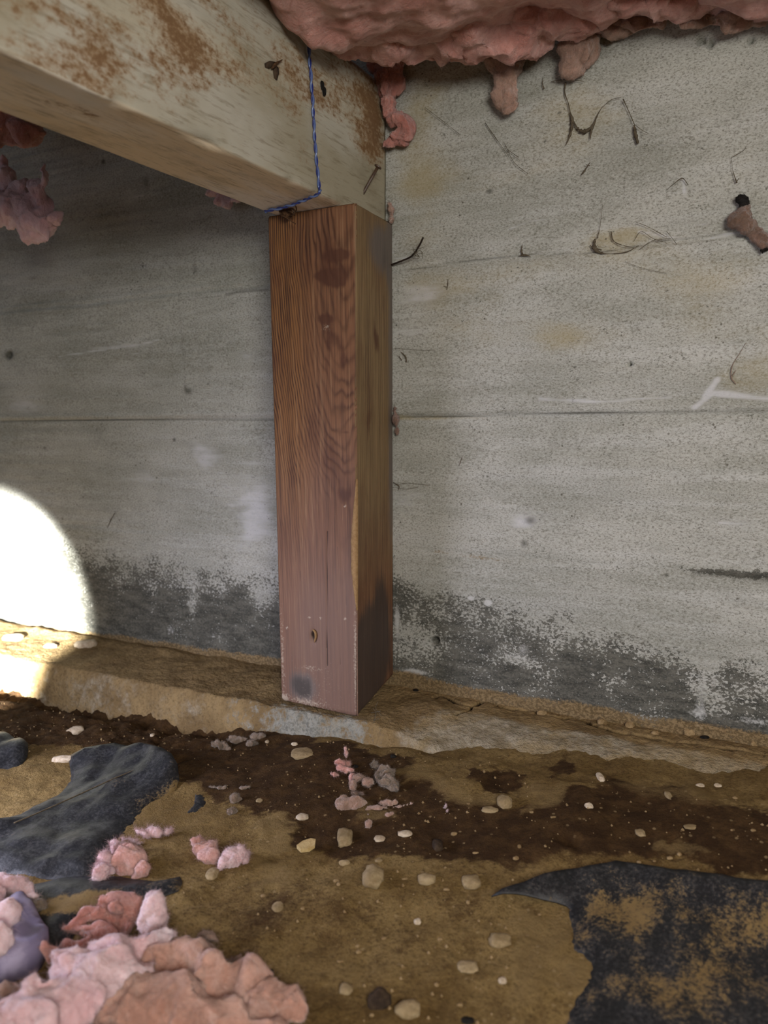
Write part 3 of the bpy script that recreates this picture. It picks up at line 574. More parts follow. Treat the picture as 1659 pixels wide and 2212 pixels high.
# ------------------------------------------------------------------ post
def build_post():
    C = {'fl0': on(608, 1512, 1, -0.089), 'fr0': on(772, 1548, 1, -0.089), 'fl1': on(578, 461, 1, -0.089), 'fr1': on(769, 446, 1, -0.089),
         'br0': on(850, 1456, 1, -0.001), 'br1': on(848, 489, 1, -0.001)}
    z_top = HB-0.0004
    for k in ('fl1', 'fr1', 'br1'): C[k][2] = z_top
    C['fl1'][2] = z_top; C['bl1'] = np.array([C['fl1'][0], -0.001, z_top]); C['bl0'] = np.array([C['fl0'][0]-0.001, -0.001, C['br0'][2]])
    root = empty('wooden_post', (0.043, -0.045, 0.0), 'reddish brown square timber post standing on the footing under the beam end', 'post')
    nu, nv = 91, 241; parts = {'V': [], 'F': [], 'A': {}}
    keys = ('phase', 'ring', 'red', 'tan', 'stain', 'purple', 'grey', 'black', 'dust', 'crack')
    for k in keys: parts['A'][k] = []
    faces = [('fl', 'fr', 'front'), ('fr', 'br', 'side'), ('br', 'bl', 'back'), ('bl', 'fl', 'far')]
    base = 0
    for a, b, kind in faces:
        u = np.linspace(0, 1, nu)[:, None]; v = np.linspace(0, 1, nv)[None, :]; U = u+0*v; Vv = v+0*u
        Q = (1-U)[..., None]*((1-Vv)[..., None]*C[a+'0']+Vv[..., None]*C[a+'1'])+U[..., None]*((1-Vv)[..., None]*C[b+'0']+Vv[..., None]*C[b+'1'])
        nrm = np.cross(C[b+'0']-C[a+'0'], np.array([0, 0, 1.0])); nrm /= np.linalg.norm(nrm)
        z = Vv*0.478; x = U*0.089
        A = {k: np.zeros(U.shape) for k in keys}; d = np.zeros(U.shape)
        edge = np.minimum(U, 1-U)*0.089; rr = 0.0016; ee = np.clip(1-edge/rr, 0, 1)
        d -= rr*(1-np.sqrt(np.clip(1-ee**2, 0, 1)))*0.7   # eased corners
        def px2(px, py, plane):   # position on this face of a point seen in the photograph
            if plane == 'front': c = on(px, py, 1, -0.089); uu = (c[0]-np.interp(c[2], [0, .478], [C['fl0'][0], C['fl1'][0]]))/0.091
            else: c = on(px, py, 0, 0.0925); uu = (c[1]+0.089)/0.088
            return uu, c[2]/0.478
        def gp(k, pts, plane):
            for px, py, rx, ry, am in pts:
                uu, vv = px2(px, py, plane); sx = rx/(180.0 if plane == 'front' else 80.0); A[k][...] += am*np.exp(-((U-uu)/sx)**2-((Vv-vv)/(ry/1060.0))**2)
        def lp(k, pts, w, am, plane, depth=0):
            P = [px2(*p, plane) for p in pts]; dd = segdist(U*0.089, z, [(p[0]*0.089, p[1]*0.478) for p in P]); g = np.exp(-(dd/w)**2); A[k][...] = np.maximum(A[k], am*g); return depth*g
        if kind == 'front':
            xx = x-0.078; D = 0.004+0.215*(0.478-z)
            D = np.where(z < 0.23, 0.004+0.215*0.248+0.06*(0.23-z), D)
            R_ = np.sqrt(xx**2+D**2); A['phase'] = 23*(R_/0.078)**1.6+1.1*fbm(U*3, Vv*6, 2, 4)
            A['ring'] = (0.62*sm(Vv, 0.36, 0.62)+0.25*sm(Vv, .1, .5))*np.clip(0.75+0.6*fbm(U*5, Vv*9, 3, 3), 0.1, 1.2)*(1-0.35*sm(U, .3, .8))+0.06+0.25*sm(0.45-U, 0, .3)*sm(Vv, .15, .5)
            A['red'] = sm(0.62-Vv, 0, 0.4)+0.7*sm(U, 0.25, 0.6)
            A['purple'] = sm(0.55-Vv, 0, 0.45)*(0.55+0.4*sm(U, .1, .5))
            gp('stain', [(700, 520, 50, 45, .45), (725, 545, 30, 10, .5), (710, 600, 22, 22, .75), (735, 590, 14, 30, .4), (680, 590, 20, 12, .5), (700, 680, 60, 12, .4), (715, 720, 22, 35, .75), (735, 770, 12, 40, .6), (735, 880, 25, 8, .6), (740, 925, 22, 8, .75), (745, 975, 24, 14, .5), (690, 680, 20, 30, .4), (730, 840, 18, 20, .4), (735, 640, 25, 8, .4), (700, 790, 12, 60, .4), (640, 900, 20, 30, .3), (745, 1060, 22, 20, .5), (660, 470, 40, 22, .3)], 'front')
            gp('grey', [(658, 1478, 34, 40, 1.2)], 'front'); gp('black', [(655, 1476, 27, 31, .95), (659, 1490, 12, 10, .3)], 'front')
            gp('dust', [(660, 1510, 60, 12, .5), (610, 1400, 6, 120, .55), (700, 1535, 70, 7, .7), (612, 1505, 14, 14, .6), (700, 700, 14, 10, .5), (769, 1400, 4, 150, .7), (690, 1480, 90, 60, .3), (690, 1380, 90, 60, .12), (672, 1435, 36, 6, .4), (769, 1100, 3, 200, .35)], 'front')
            d += lp('crack', [(706, 1140), (706, 1250), (707, 1330), (708, 1430)], 0.0005, 1, 'front', -0.0012)
            lp('crack', [(728, 1170), (729, 1310)], 0.00045, .6, 'front'); lp('crack', [(700, 880), (703, 960), (704, 1060)], 0.0004, .5, 'front')
            for i in range(46):
                uu, vv = RNG.uniform(.25, .95), RNG.uniform(.05, .95); L = RNG.uniform(.01, .045)
                g = np.exp(-(segdist(x, z, [(uu*.089, vv*.478), (uu*.089+.0004, (vv+L)*.478)])/0.0004)**2); A['crack'] = np.maximum(A['crack'], g*RNG.uniform(.3, .7)); d -= 0.0003*g
            gp('crack', [(675, 1362, 5, 9, 1.1), (678, 1372, 4, 8, .9)], 'front'); uu, vv = px2(677, 1367, 'front'); d -= 0.0035*np.exp(-((U-uu)/.03)**2-((Vv-vv)/.011)**2)
            for px, py in ((668, 1326), (692, 1327), (746, 1327), (744, 1083), (620, 1350)): gp('dust', [(px, py, 3.5, 3, 1.2)], 'front')
        elif kind == 'side':
            A['phase'] = U*22+0.8*fbm(U*2, Vv*4, 6, 2); A['ring'] = 0.30+0*U; A['tan'] = 0.95*sm(Vv, 0.15, 0.5)+0.15; A['red'] = 0.4+0*U
            A['grey'] = 0.75*sm(U, 0.72, 1.0)*sm(Vv, .1, .5)+0.15*sm(U, .4, 1)
            gp('grey', [(825, 530, 32, 55, .95)], 'side'); gp('black', [(835, 545, 14, 40, .3), (800, 1360, 26, 70, .75), (815, 1420, 30, 90, .7), (790, 1480, 30, 90, .5), (840, 1330, 20, 120, .7), (838, 1430, 20, 90, .6), (800, 1540, 50, 60, .5), (838, 600, 5, 200, .2)], 'side')
            A['red'] += 0.5*sm(0.5-Vv, 0, .4); A['tan'] *= 1-0.7*sm(0.35-Vv, 0, .2)
            gp('dust', [(774, 1450, 4, 120, .4), (800, 1380, 20, 60, .25), (790, 1250, 3, 50, .3), (820, 1540, 20, 30, .4)], 'side')
            gp('stain', [(812, 700, 4, 60, .4), (820, 740, 6, 30, .5), (800, 930, 12, 60, .4), (795, 1200, 10, 80, .3)], 'side')
            for i in range(26):
                uu, vv = RNG.uniform(.05, .95), RNG.uniform(.03, .95); L = RNG.uniform(.02, .08)
                g = np.exp(-(segdist(x, z, [(uu*.089, vv*.478), (uu*.089, (vv+L)*.478)])/0.0006)**2); A['crack'] = np.maximum(A['crack'], g*RNG.uniform(.2, .5))
        else:
            A['phase'] = U*30; A['ring'] = 0.5+0*U; A['red'] = 0.5+0*U
        d += 0.0006*fbm(U*4, Vv*3, base+1, 2)
        # bottom and top edges softened
        zb = np.minimum(Vv, 1-Vv)*0.478; e2 = np.clip(1-zb/0.0016, 0, 1); d -= 0.0012*e2**2
        Q = Q+nrm*d[..., None]
        if kind == 'front': Q[..., 2] += 0.0009*fbm(U*14, Vv*0, 4, 3)*(Vv < .005)
        parts['V'].append(Q.reshape(-1, 3)); parts['F'].append(gridfaces(nu, nv)+base); base += nu*nv
        for k in keys: parts['A'][k].append(A[k].ravel())
    Fc = np.concatenate(parts['F']).tolist()
    i00 = [k*nu*nv for k in range(4)]
    Fc.append([i for i in i00][::-1]); Fc.append([i+nv-1 for i in i00])
    o = newmesh('timber', np.concatenate(parts['V']), Fc, M['post'], attrs={k: np.concatenate(v) for k, v in parts['A'].items()})
    bm = bmesh.new(); bm.from_mesh(o.data); bmesh.ops.remove_doubles(bm, verts=bm.verts, dist=0.00008); bmesh.ops.recalc_face_normals(bm, faces=bm.faces); bm.to_mesh(o.data); bm.free()
    adopt(o, root)
    # long pale split along the near corner
    sp = [(on(x, y, 1, -0.0895)) for x, y in ((766, 1035), (764, 1100), (761, 1160), (762, 1220), (765, 1270), (769, 1318))]
    wdt = [0.0006, 0.0026, 0.0040, 0.0042, 0.0028, 0.0004]; V = []; Fc = []
    path = smooth_path(sp, 6); ww = np.interp(np.linspace(0, 5, len(path)), range(6), wdt)
    right = [on(772, y, 1, -0.0895)[0] for y in (1035, 1318)]
    for q, (p, w) in enumerate(zip(path, ww)):
        xr = np.interp(q, [0, len(path)-1], right)-0.0004; xl = xr-w*1.6*(1+.12*float(perlin(q*.7, .4)))
        V += [(xl, p[1]+0.0012, p[2]), (xl+0.0003, p[1]-0.0005, p[2]), ((xl+xr)/2, p[1]-0.0011, p[2]), (xr, p[1]-0.0004, p[2]), (xr+0.0003, p[1]+0.0012, p[2])]
    for q in range(len(path)-1):
        for k in range(4): Fc.append([q*5+k, q*5+k+1, q*5+5+k+1, q*5+5+k])
    s = newmesh('split_sliver', V, Fc, M['splinter']); adopt(s, root); s['label'] = 'pale fresh split along the near corner'
    # dark checked knot with a curl of wood beneath it
    kp = [on(x, y, 1, -0.0893) for x, y in ((676, 1360), (681, 1366), (682, 1376), (679, 1388))]
    v, f = tube(smooth_path(kp, 4), [0.0006, .0009, .001, .0012, .0013, .0013, .0013, .0013, .0012, .001, .0009, .0007, .0004], 6)
    adopt(newmesh('wood_curl', v, f, M['splinter']), root)
    return root
post = build_post()

# ------------------------------------------------------------------ twine
def twist(name, pts, label, parent=None, r=0.00085, pitch=0.019, off=0.0008, cat='twine'):
    P = smooth_path(pts, 14); L = 0; root = empty(name, P[0], label, cat)
    for k, (mt, lb) in enumerate((('blue', 'dark blue strand'), ('clear', 'pale clear strand'))):
        path = []; L = 0
        for i, p in enumerate(P):
            if i: L += float(np.linalg.norm(P[i]-P[i-1]))
            t = P[min(i+1, len(P)-1)]-P[max(i-1, 0)]; t = t/np.linalg.norm(t); a = np.cross(t, (0.3, 0.2, 0.93) if abs(t[2]) < .9 else (0.9, 0.4, 0)); a /= np.linalg.norm(a); b = np.cross(t, a)
            g = 2*math.pi*L/pitch+k*math.pi; path.append(p+off*(math.cos(g)*a+math.sin(g)*b))
        v, f = tube(path, r*(0.75 if k == 0 else 1.15), 6); o = newmesh('strand', v, f, M[mt]); adopt(o, root); o['label'] = lb
    return root
X1 = XB+0.0022
tp = [on(656, 38, 0, X1), on(664, 70, 0, X1), on(669, 130, 0, X1), on(675, 210, 0, X1), on(680, 300, 0, X1), on(686, 370, 0, X1), on(690, 405, 0, X1)]
tz = HB-0.0018
t2 = [on(688, 418, 2, tz), on(655, 433, 2, tz), on(620, 446, 2, tz), on(585, 454, 2, tz), on(572, 457, 2, tz)]
twine = twist('blue_twine', tp+t2, 'blue twisted twine looped down the beam side and under it to the post top')
kc = on(667, 78, 0, X1+0.0012); v, f = blob_vf(kc, (np.array([.0016, 0, 0]), np.array([0, .0016, 0]), np.array([0, 0, .0022])), 2)
adopt(newmesh('knot', v, f, M['clear']), twine)
v, f = tube(smooth_path([on(665, 72, 0, X1), on(660, 60, 0, X1+.003), on(659, 55, 0, X1+.001)], 4), 0.0005); adopt(newmesh('knot_tail', v, f, M['blue']), twine)

# ------------------------------------------------------------------ insulation overhead
def build_batt():
    root = empty('insulation_batt', (0.4, -0.3, 0.62), 'sagging pink insulation batt overhead between the beam and the concrete wall', 'insulation')
    # underside silhouette against the wall, in wall heights
    sil = [(845, 120), (900, 132), (960, 135), (1040, 128), (1110, 125), (1160, 105), (1200, 82), (1250, 85), (1320, 88), (1360, 60), (1430, 30), (1470, 50), (1560, 60), (1659, 62), (1800, 70), (2100, 80)]
    sw = wxz(sil); sw = sorted(sw); xs = np.concatenate([np.arange(XB+0.001, 0.56, 0.003), np.arange(0.57, 1.3, 0.03)]); ys = np.concatenate([np.arange(0.0015, 0.30, 0.003), np.arange(0.31, 1.0, 0.03)])
    X, Y = np.meshgrid(xs, ys, indexing='ij'); zb = np.interp(X, [p[0] for p in sw], [p[1] for p in sw])
    z = zb*(1-sm(Y, 0.03, 0.16))+0.588*sm(Y, 0.03, 0.16)
    z = z+0.010*fbm(X*14, Y*14, 3, 3)*sm(Y, 0.0, 0.03)+0.003*fbm(X*60, Y*45, 3, 4)+0.006*np.abs(fbm(X*10, Y*24, 8, 2))
    z = z-0.004*sm(Y, .01, .05)
    z = z+0.018*np.exp(-((X-XB)/0.010)**2)*sm(Y, 0.02, 0.06)+0.012*sm(Y, .10, .05)*np.exp(-((X-XB)/0.02)**2)*0
    V = np.stack([X, -Y, z], -1).reshape(-1, 3); n = len(V); T = V.copy(); T[:, 2] = 0.80
    nu, nv = len(xs), len(ys); Fb = gridfaces(nu, nv)[:, ::-1]; Ft = gridfaces(nu, nv)+n; Fc = Fb.tolist()[:]; 
    Fc = [f[::-1] for f in Fc]; Fc += [f for f in Ft.tolist()][:0]
    rim = [i*nv for i in range(nu)]+[(nu-1)*nv+j for j in range(1, nv)]+[i*nv+nv-1 for i in range(nu-2, -1, -1)]+[j for j in range(nv-2, 0, -1)]
    for k in range(len(rim)):
        a, b = rim[k], rim[(k+1) % len(rim)]; Fc.append([a, b, b+n, a+n])
    Fc += Ft.tolist()
    o = newmesh('batt_body', np.concatenate([V, T]), Fc, M['pink'])
    bm = bmesh.new(); bm.from_mesh(o.data); bmesh.ops.recalc_face_normals(bm, faces=bm.faces); bm.to_mesh(o.data); bm.free()
    adopt(o, root)
    def b(px, py, rx, ry, ang=0, y=-0.012): return view_blob(px, py, rx, ry, ang, y=y)
    fluff('hanging_tuft', [b(1092, 130, 48, 30), b(1092, 165, 30, 45), b(1092, 205, 26, 36), b(1103, 225, 22, 26)], M['dusty'], 0.002, 0.002, 60, root, 900, 0.006)
    fluff('hanging_tuft', [b(1250, 60, 40, 50), b(1243, 105, 36, 40), b(1238, 140, 32, 28), b(1265, 95, 30, 45)], M['dusty'], 0.002, 0.002, 60, root, 900, 0.006, seed=2)
    fluff('hanging_tuft', [b(832, 140, 42, 24), b(840, 175, 34, 34), b(850, 180, 26, 18), b(838, 220, 20, 32), b(845, 255, 16, 20), b(868, 262, 22, 14), b(880, 280, 20, 18, -30), b(862, 300, 26, 15, 30), b(842, 315, 18, 12)], M['rose'], 0.0018, 0.0025, 80, root, 1400, 0.005, seed=3)
    fluff('hanging_tuft', [b(1330, 55, 60, 28), b(1390, 48, 50, 16), b(1520, 40, 70, 20), b(1600, 40, 70, 22)], M['dusty'], 0.0022, 0.003, 50, root, 900, 0.006, seed=4)
    fluff('hanging_tuft', [b(843, 452, 7, 12, 0, -0.006), b(846, 475, 6, 12, 0, -0.006), b(842, 440, 6, 7, 0, -0.006)], M['dusty'], 0.0012, 0.001, 120, root, 200, 0.003, seed=5)
    # bulging front roll of the batt that hangs over the beam top
    def c(px, py, rx, ry, ang, y): return view_blob(px, py, rx, ry, ang, y=y, thick=1.1)
    fluff('batt_bulge', [c(900, 60, 190, 68, 0, -0.075), c(1060, 50, 170, 75, 0, -0.06), c(760, 50, 90, 60, -28, -0.10), c(650, 0, 90, 38, -25, -0.15), c(1200, 20, 130, 55, 0, -0.05), c(700, 40, 40, 34, -25, -0.12), c(1400, -10, 190, 40, 0, -0.05), c(1000, 85, 130, 40, 0, -0.045)], M['pink'], 0.0028, 0.0042, 24, root, 3500, 0.007, 0.0006, seed=6, soft=24,
          clip=lambda co: np.stack([np.where(co[:, 2] < 0.612, np.maximum(co[:, 0], XB+0.0012), co[:, 0]), np.minimum(co[:, 1], -0.002), co[:, 2]], 1))
    return root
build_batt()
b2 = [on(700, 40, 1, -0.165), on(740, 30, 1, -0.165), on(800, 22, 1, -0.15), on(880, 14, 1, -0.145), on(965, -4, 1, -0.145), on(1050, -25, 1, -0.145)]
twist('blue_twine', b2, 'short run of blue twine pressed into the pink insulation overhead')

def vb(px, py, rx, ry, ang=0, y=-0.12, t=.8): return view_blob(px, py, rx, ry, ang, y=y, thick=t)
r = fluff('hanging_insulation', [vb(20, 270, 75, 45, -15, -.10), vb(60, 285, 34, 36, 0, -.10), vb(-40, 230, 90, 60, 0, -.10), vb(30, 200, 60, 60, 0, -.10), vb(10, 130, 50, 60, 0, -.10)], M['rose'], 0.0026, 0.003, 40, None, 900, 0.006, seed=11)
tag(r, 'dark rose wad of insulation hanging behind the beam at the top left', 'insulation')
r = fluff('hanging_insulation', [vb(15, 385, 24, 26, -50), vb(45, 410, 26, 20, -40), vb(0, 440, 40, 46), vb(45, 455, 50, 44), vb(85, 420, 20, 42, -28), vb(98, 380, 9, 38, -6), vb(78, 485, 46, 36), vb(120, 475, 16, 16), vb(70, 505, 34, 18), vb(-40, 430, 50, 60), vb(-20, 385, 30, 36), vb(5, 352, 12, 16, 20)], M['pale'], 0.0022, 0.003, 60, None, 1600, 0.006, seed=12)
tag(r, 'ragged pale pink clump of insulation hanging at the left against the wall', 'insulation')
r = fluff('insulation_tuft', [vb(478, 428, 20, 12, -20, -.02), vb(492, 440, 14, 12, 0, -.02), vb(510, 432, 12, 8, 20, -.02), vb(455, 416, 14, 10, 0, -.02), vb(480, 402, 26, 14, -20, -.02)], M['pale'], 0.0016, 0.0015, 90, None, 400, 0.004, seed=13)
tag(r, 'small pink tuft peeking out below the beam left of the post', 'insulation')
r = fluff('insulation_tuft', [vb(855, 905, 8, 14, 0, -.006), vb(858, 930, 6, 10, 0, -.006), vb(853, 885, 4, 10, 0, -.006)], M['umber'], 0.0012, 0.001, 120, None, 200, 0.003, seed=14)
tag(r, 'tiny brown lint tuft caught between the post edge and the wall', 'lint')

# cocoon lump on the wall at right
r = empty('mud_cocoon', on(1610, 490, 1, 0), 'brown lumpy cocoon stuck on the wall near the right edge of the photo', 'cocoon')
fluff('cocoon_body', [vb(1600, 470, 24, 20, 0, -.007), vb(1618, 490, 22, 20, -40, -.007), vb(1632, 510, 18, 22, -40, -.007), vb(1648, 525, 16, 16, -40, -.007), vb(1608, 455, 12, 12, 0, -.006)], M['umber'], 0.0016, 0.002, 90, r, 300, 0.003, seed=15)
fluff('cocoon_tip', [vb(1598, 432, 9, 12, 10, -.006), vb(1608, 440, 9, 10, 0, -.006), vb(1602, 452, 8, 9, 0, -.006)], M['black'], 0.0012, 0.001, 120, r, 100, 0.003, seed=16)['label'] = 'black lint at the top of the cocoon'
fluff('cocoon_tip', [vb(1650, 538, 12, 8, -30, -.006), vb(1656, 520, 8, 14, 0, -.006)], M['black'], 0.0012, 0.001, 120, r, 100, 0.003, seed=17)['label'] = 'black lint at the foot of the cocoon'

# ------------------------------------------------------------------ nails, spider, moth
def nail(name, p0, p1, r, label, head=True):
    p0 = np.array(p0); p1 = np.array(p1); d = (p1-p0)/np.linalg.norm(p1-p0); root = empty(name, p0, label, 'nail')
    v, f = tube([p0-d*0.004, p0, p0+(p1-p0)*.5, p1], [r, r, r*1.02, r], 10); adopt(newmesh('shank', v, f, M['nail']), root)
    if head: v, f = tube([p1-d*0.0008, p1-d*0.0002, p1+d*0.0008, p1+d*0.0012], [r*1.3, r*2.35, r*2.4, r*2.0], 14); adopt(newmesh('head', v, f, M['nail'], smooth=False), root)
    return root
nail('bent_nail', on(787, 413, 0, XB), on(816, 361, 0, XB+0.012), 0.00155, 'dark nail sticking out of the beam face above the post')
r = empty('rusty_wire', on(850, 570, 1, -0.004), 'thin black rusty wire poking out beside the top of the post', 'wire')
P = [on(838, 575, 1, -.002), on(851, 570, 1, -.006), on(872, 562, 1, -.010), on(887, 555, 1, -.012), on(897, 545, 1, -.013), on(901, 538, 1, -.014), on(908, 526, 1, -.016), on(914, 513, 1, -.018)]
v, f = tube(smooth_path(P, 4), 0.0009, 7); adopt(newmesh('wire_body', v, f, M['wire']), r)
v, f = merge([tube(smooth_path([on(898, 545, 1, -.014), on(902+8*math.cos(k), 548+9*math.sin(k*1.7), 1, -.015), on(899+14*math.cos(k*2.1), 545+14*math.sin(k*1.3), 1, -.016)], 4), 0.00022, 4) for k in range(7)])
adopt(newmesh('lint_wisp', v, f, M['web']), r)
# spider
def spider():
    yy = -0.099; S = lambda x, y, dy=0.0: on(x, y, 1, yy+dy)
    root = empty('spider', S(618, 450), 'brown spider clinging at the top left corner of the post', 'spider')
    body = [(S(619, 457), (CR*.0052, CU*.0062, CD*.004)), (S(613, 441), (CR*.0028, CU*.0028, CD*.002)), (S(616, 448), (CR*.0022, CU*.002, CD*.0018))]
    fluff('spider_body', body, M['spider'], 0.0007, 0.0006, 200, root, 260, 0.0022, 0.0003)
    legs = [[(612, 440), (606, 444), (599, 440), (598, 434), (609, 429), (602, 424), (594, 422)], [(614, 438), (608, 430), (610, 424), (622, 421)], [(618, 442), (630, 434), (625, 427)], [(618, 445), (632, 434), (638, 444), (640, 454), (632, 462)], [(620, 450), (634, 452), (636, 462), (628, 466)], [(613, 448), (604, 455), (608, 464), (616, 468)], [(614, 452), (606, 462), (618, 470), (630, 478), (639, 484)], [(620, 455), (630, 458), (637, 466)]]
    for k, l in enumerate(legs):
        n = len(l); pts = [S(x, y, -0.002-0.004*math.sin(math.pi*i/(n-1))) for i, (x, y) in enumerate(l)]; sp = smooth_path(pts, 4)
        v, f = tube(sp, list(np.linspace(0.0009, 0.0005, len(sp))), 6); adopt(newmesh('leg', v, f, M['spider']), root)
spider()
# dead moth on the beam side
mp = on(592, 145, 0, XB+0.0015); root = empty('dead_moth', mp, 'small dead brown moth stuck to the beam side left of the twine', 'insect')
BX = lambda x, y, l: on(x, y, 0, XB+l)
def leafy(name, pts, lift, mat):
    P = [BX(x, y, lift) for x, y in pts]; c = sum(P)/len(P); c[0] += 0.0012; V = [tuple(p) for p in P]+[tuple(c)]+[(p[0]-0.0012, p[1], p[2]) for p in P]; n = len(P)
    Fc = [[i, (i+1) % n, n] for i in range(n)]+[[i, n+1+i, n+1+(i+1) % n, (i+1) % n] for i in range(n)]+[[n+1+i for i in range(n)]]
    return newmesh(name, V, Fc, mat)
adopt(leafy('wing', [(574, 136), (584, 131), (596, 134), (592, 142), (582, 148), (575, 145)], .0016, M['clod']), root)
adopt(leafy('wing', [(594, 140), (602, 146), (603, 158), (599, 173), (594, 168), (592, 152)], .0014, M['clod']), root)
v, f = tube(smooth_path([BX(586, 149, .002), BX(596, 138, .0025), BX(610, 129, .002)], 4), [.0003, .0009, .0013, .0014, .0013, .0010, .0007, .0005, .0003], 7); adopt(newmesh('moth_body', v, f, M['spider']), root)

# ------------------------------------------------------------------ dusty cobwebs on the wall
def strands(name, lines, label, group=None, r=0.0004, y=-0.003, cat='cobweb', mat='web'):
    """lines: (points, [widths]) in sight coordinates on the wall"""
    root = empty(name, on(*lines[0][0][0], 1, y), label, cat, group)
    for pts, ws in lines:
        P = smooth_path([on(px, py, 1, y) for px, py in pts], 6); w = np.interp(np.linspace(0, len(pts)-1, len(P)), range(len(pts)), ws if hasattr(ws, '__len__') else [ws]*len(pts))
        w = [max(0.00010, 0.68*a*(1+0.8*float(perlin(i*.8, .2, pts[0][0])))) for i, a in enumerate(w)]
        v, f = tube(P, w, 6); adopt(newmesh('thread', v, f, M[mat]), root)
    return root
q = .0003
strands('cobweb', [([(1222, 178), (1220, 200), (1228, 225), (1232, 245)], [.0012, .0007, .0006, .0009]), ([(1232, 245), (1236, 262), (1232, 290), (1222, 314)], [.0012, .0024, .0016, .0004]), ([(1232, 245), (1246, 275), (1262, 284), (1280, 272), (1290, 250), (1300, 232)], [.0005, .0011, .0028, .0015, .0008, .0003]), ([(1280, 272), (1276, 290), (1275, 302)], [.0018, .001, .0003]), ([(1300, 232), (1320, 216), (1342, 210)], q), ([(1190, 176), (1222, 172), (1262, 176)], [.0003, .0006, .0003])], 'large dusty M-shaped cobweb hanging on the upper wall below the insulation')
strands('cobweb', [([(1346, 214), (1358, 240), (1370, 268)], [.0007, .0004, .0006]), ([(1370, 270), (1373, 290), (1378, 310)], [.0008, .0024, .0014]), ([(1370, 268), (1385, 280), (1400, 288)], q)], 'thin dark cobweb with a teardrop tail right of the M-shaped web')
strands('cobweb', [([(1302, 440), (1296, 490), (1290, 515)], [.0002, .0003, .0006]), ([(1285, 516), (1284, 535), (1294, 545), (1310, 548)], [.001, .0028, .0018, .0004]), ([(1274, 530), (1284, 536), (1300, 540)], [.0004, .0014, .0006])], 'grey clotted cobweb hanging down onto the upper board seam')
strands('cobweb', [([(1128, 528), (1127, 545), (1133, 553)], [.0004, .0014, .0008]), ([(1120, 553), (1133, 551), (1146, 554)], [.0003, .0014, .0003])], 'small dark cobweb spike standing on the upper board seam')
strands('cobweb', [([(1275, 350), (1262, 370), (1255, 378)], [.0003, .0013, .0003]), ([(1266, 356), (1274, 358)], .0005)], 'little slanting cobweb flake in the middle of the upper wall')
strands('cobweb', [([(1048, 265), (1065, 290), (1085, 318), (1100, 340)], [.0004, .0005, .0003, .0002]), ([(1090, 310), (1110, 350), (1140, 375)], q), ([(918, 232), (960, 264), (995, 292)], q), ([(1095, 322), (1120, 340)], .0004)], 'faint broken cobweb threads below the left hanging tuft')
strands('cobweb', [([(1173, 165), (1172, 180), (1175, 192)], [.0003, .0005, .0010])], 'short dark thread between the two hanging tufts')
strands('cobweb', [([(1487, 400), (1474, 385), (1458, 395), (1440, 410)], [.0003, .0006, .0004, .0002]), ([(1582, 365), (1588, 385), (1592, 395)], [.0002, .0006, .0009]), ([(1590, 395), (1596, 385)], .0004), ([(1580, 340), (1606, 325), (1612, 315)], q), ([(1580, 340), (1582, 365)], .0002)], 'wispy threads above the brown cocoon')
strands('cobweb', [([(1320, 500), (1325, 520), (1345, 530), (1370, 535)], [.0006, .0008, .0004, .0003]), ([(1370, 520), (1385, 500), (1410, 515), (1440, 525)], q), ([(1380, 540), (1410, 520), (1450, 515)], q), ([(1440, 500), (1450, 512), (1462, 528)], q), ([(1300, 548), (1350, 545), (1380, 530)], [.0003, .0005, .0003]), ([(1375, 480), (1400, 490), (1440, 512)], q), ([(1350, 565), (1390, 580), (1440, 590)], .0002)], 'tangle of thin dirty webs over the upper board seam')
strands('cobweb', [([(968, 602), (967, 616), (965, 626)], [.0002, .0009, .0003]), ([(958, 618), (966, 620)], .0003)], 'tiny dark web flake just right of the post below the wire')
strands('cobweb', [([(866, 760), (876, 770), (878, 782)], [.0003, .001, .0008]), ([(852, 752), (905, 756), (940, 756)], .00018), ([(862, 770), (868, 778)], .0006)], 'brown web scrap on the wall beside the middle of the post')
strands('cobweb', [([(852, 1048), (880, 1044), (930, 1048)], .00022), ([(852, 1052), (875, 1056), (905, 1052)], .0002), ([(850, 1042), (862, 1050), (860, 1060)], [.0004, .0007, .0003])], 'fine web threads low on the post edge')
strands('cobweb', [([(992, 1006), (997, 992), (999, 985)], [.0003, .0006, .0002]), ([(994, 998), (1001, 1000)], .0002)], 'minute web speck in the middle of the right wall')
strands('cobweb', [([(1590, 830), (1580, 815), (1582, 790), (1600, 760), (1612, 740)], [.0006, .0010, .0007, .0004, .0003]), ([(1580, 815), (1590, 800)], .0006)], 'brownish vertical web smear low on the right wall edge', mat='grey')
strands('cobweb', [([(232, 1140), (240, 1122), (248, 1108)], [.0005, .0009, .0006])], 'short dark web streak on the wall left of the post')
strands('cobweb', [([(808, 1560), (812, 1540), (806, 1530)], .0005), ([(802, 1540), (822, 1536)], .0006), ([(816, 1516), (812, 1530), (826, 1548)], .0004), ([(806, 1556), (820, 1552)], .0004)], 'dark tangled web bits at the foot of the post on its right', y=-0.088)

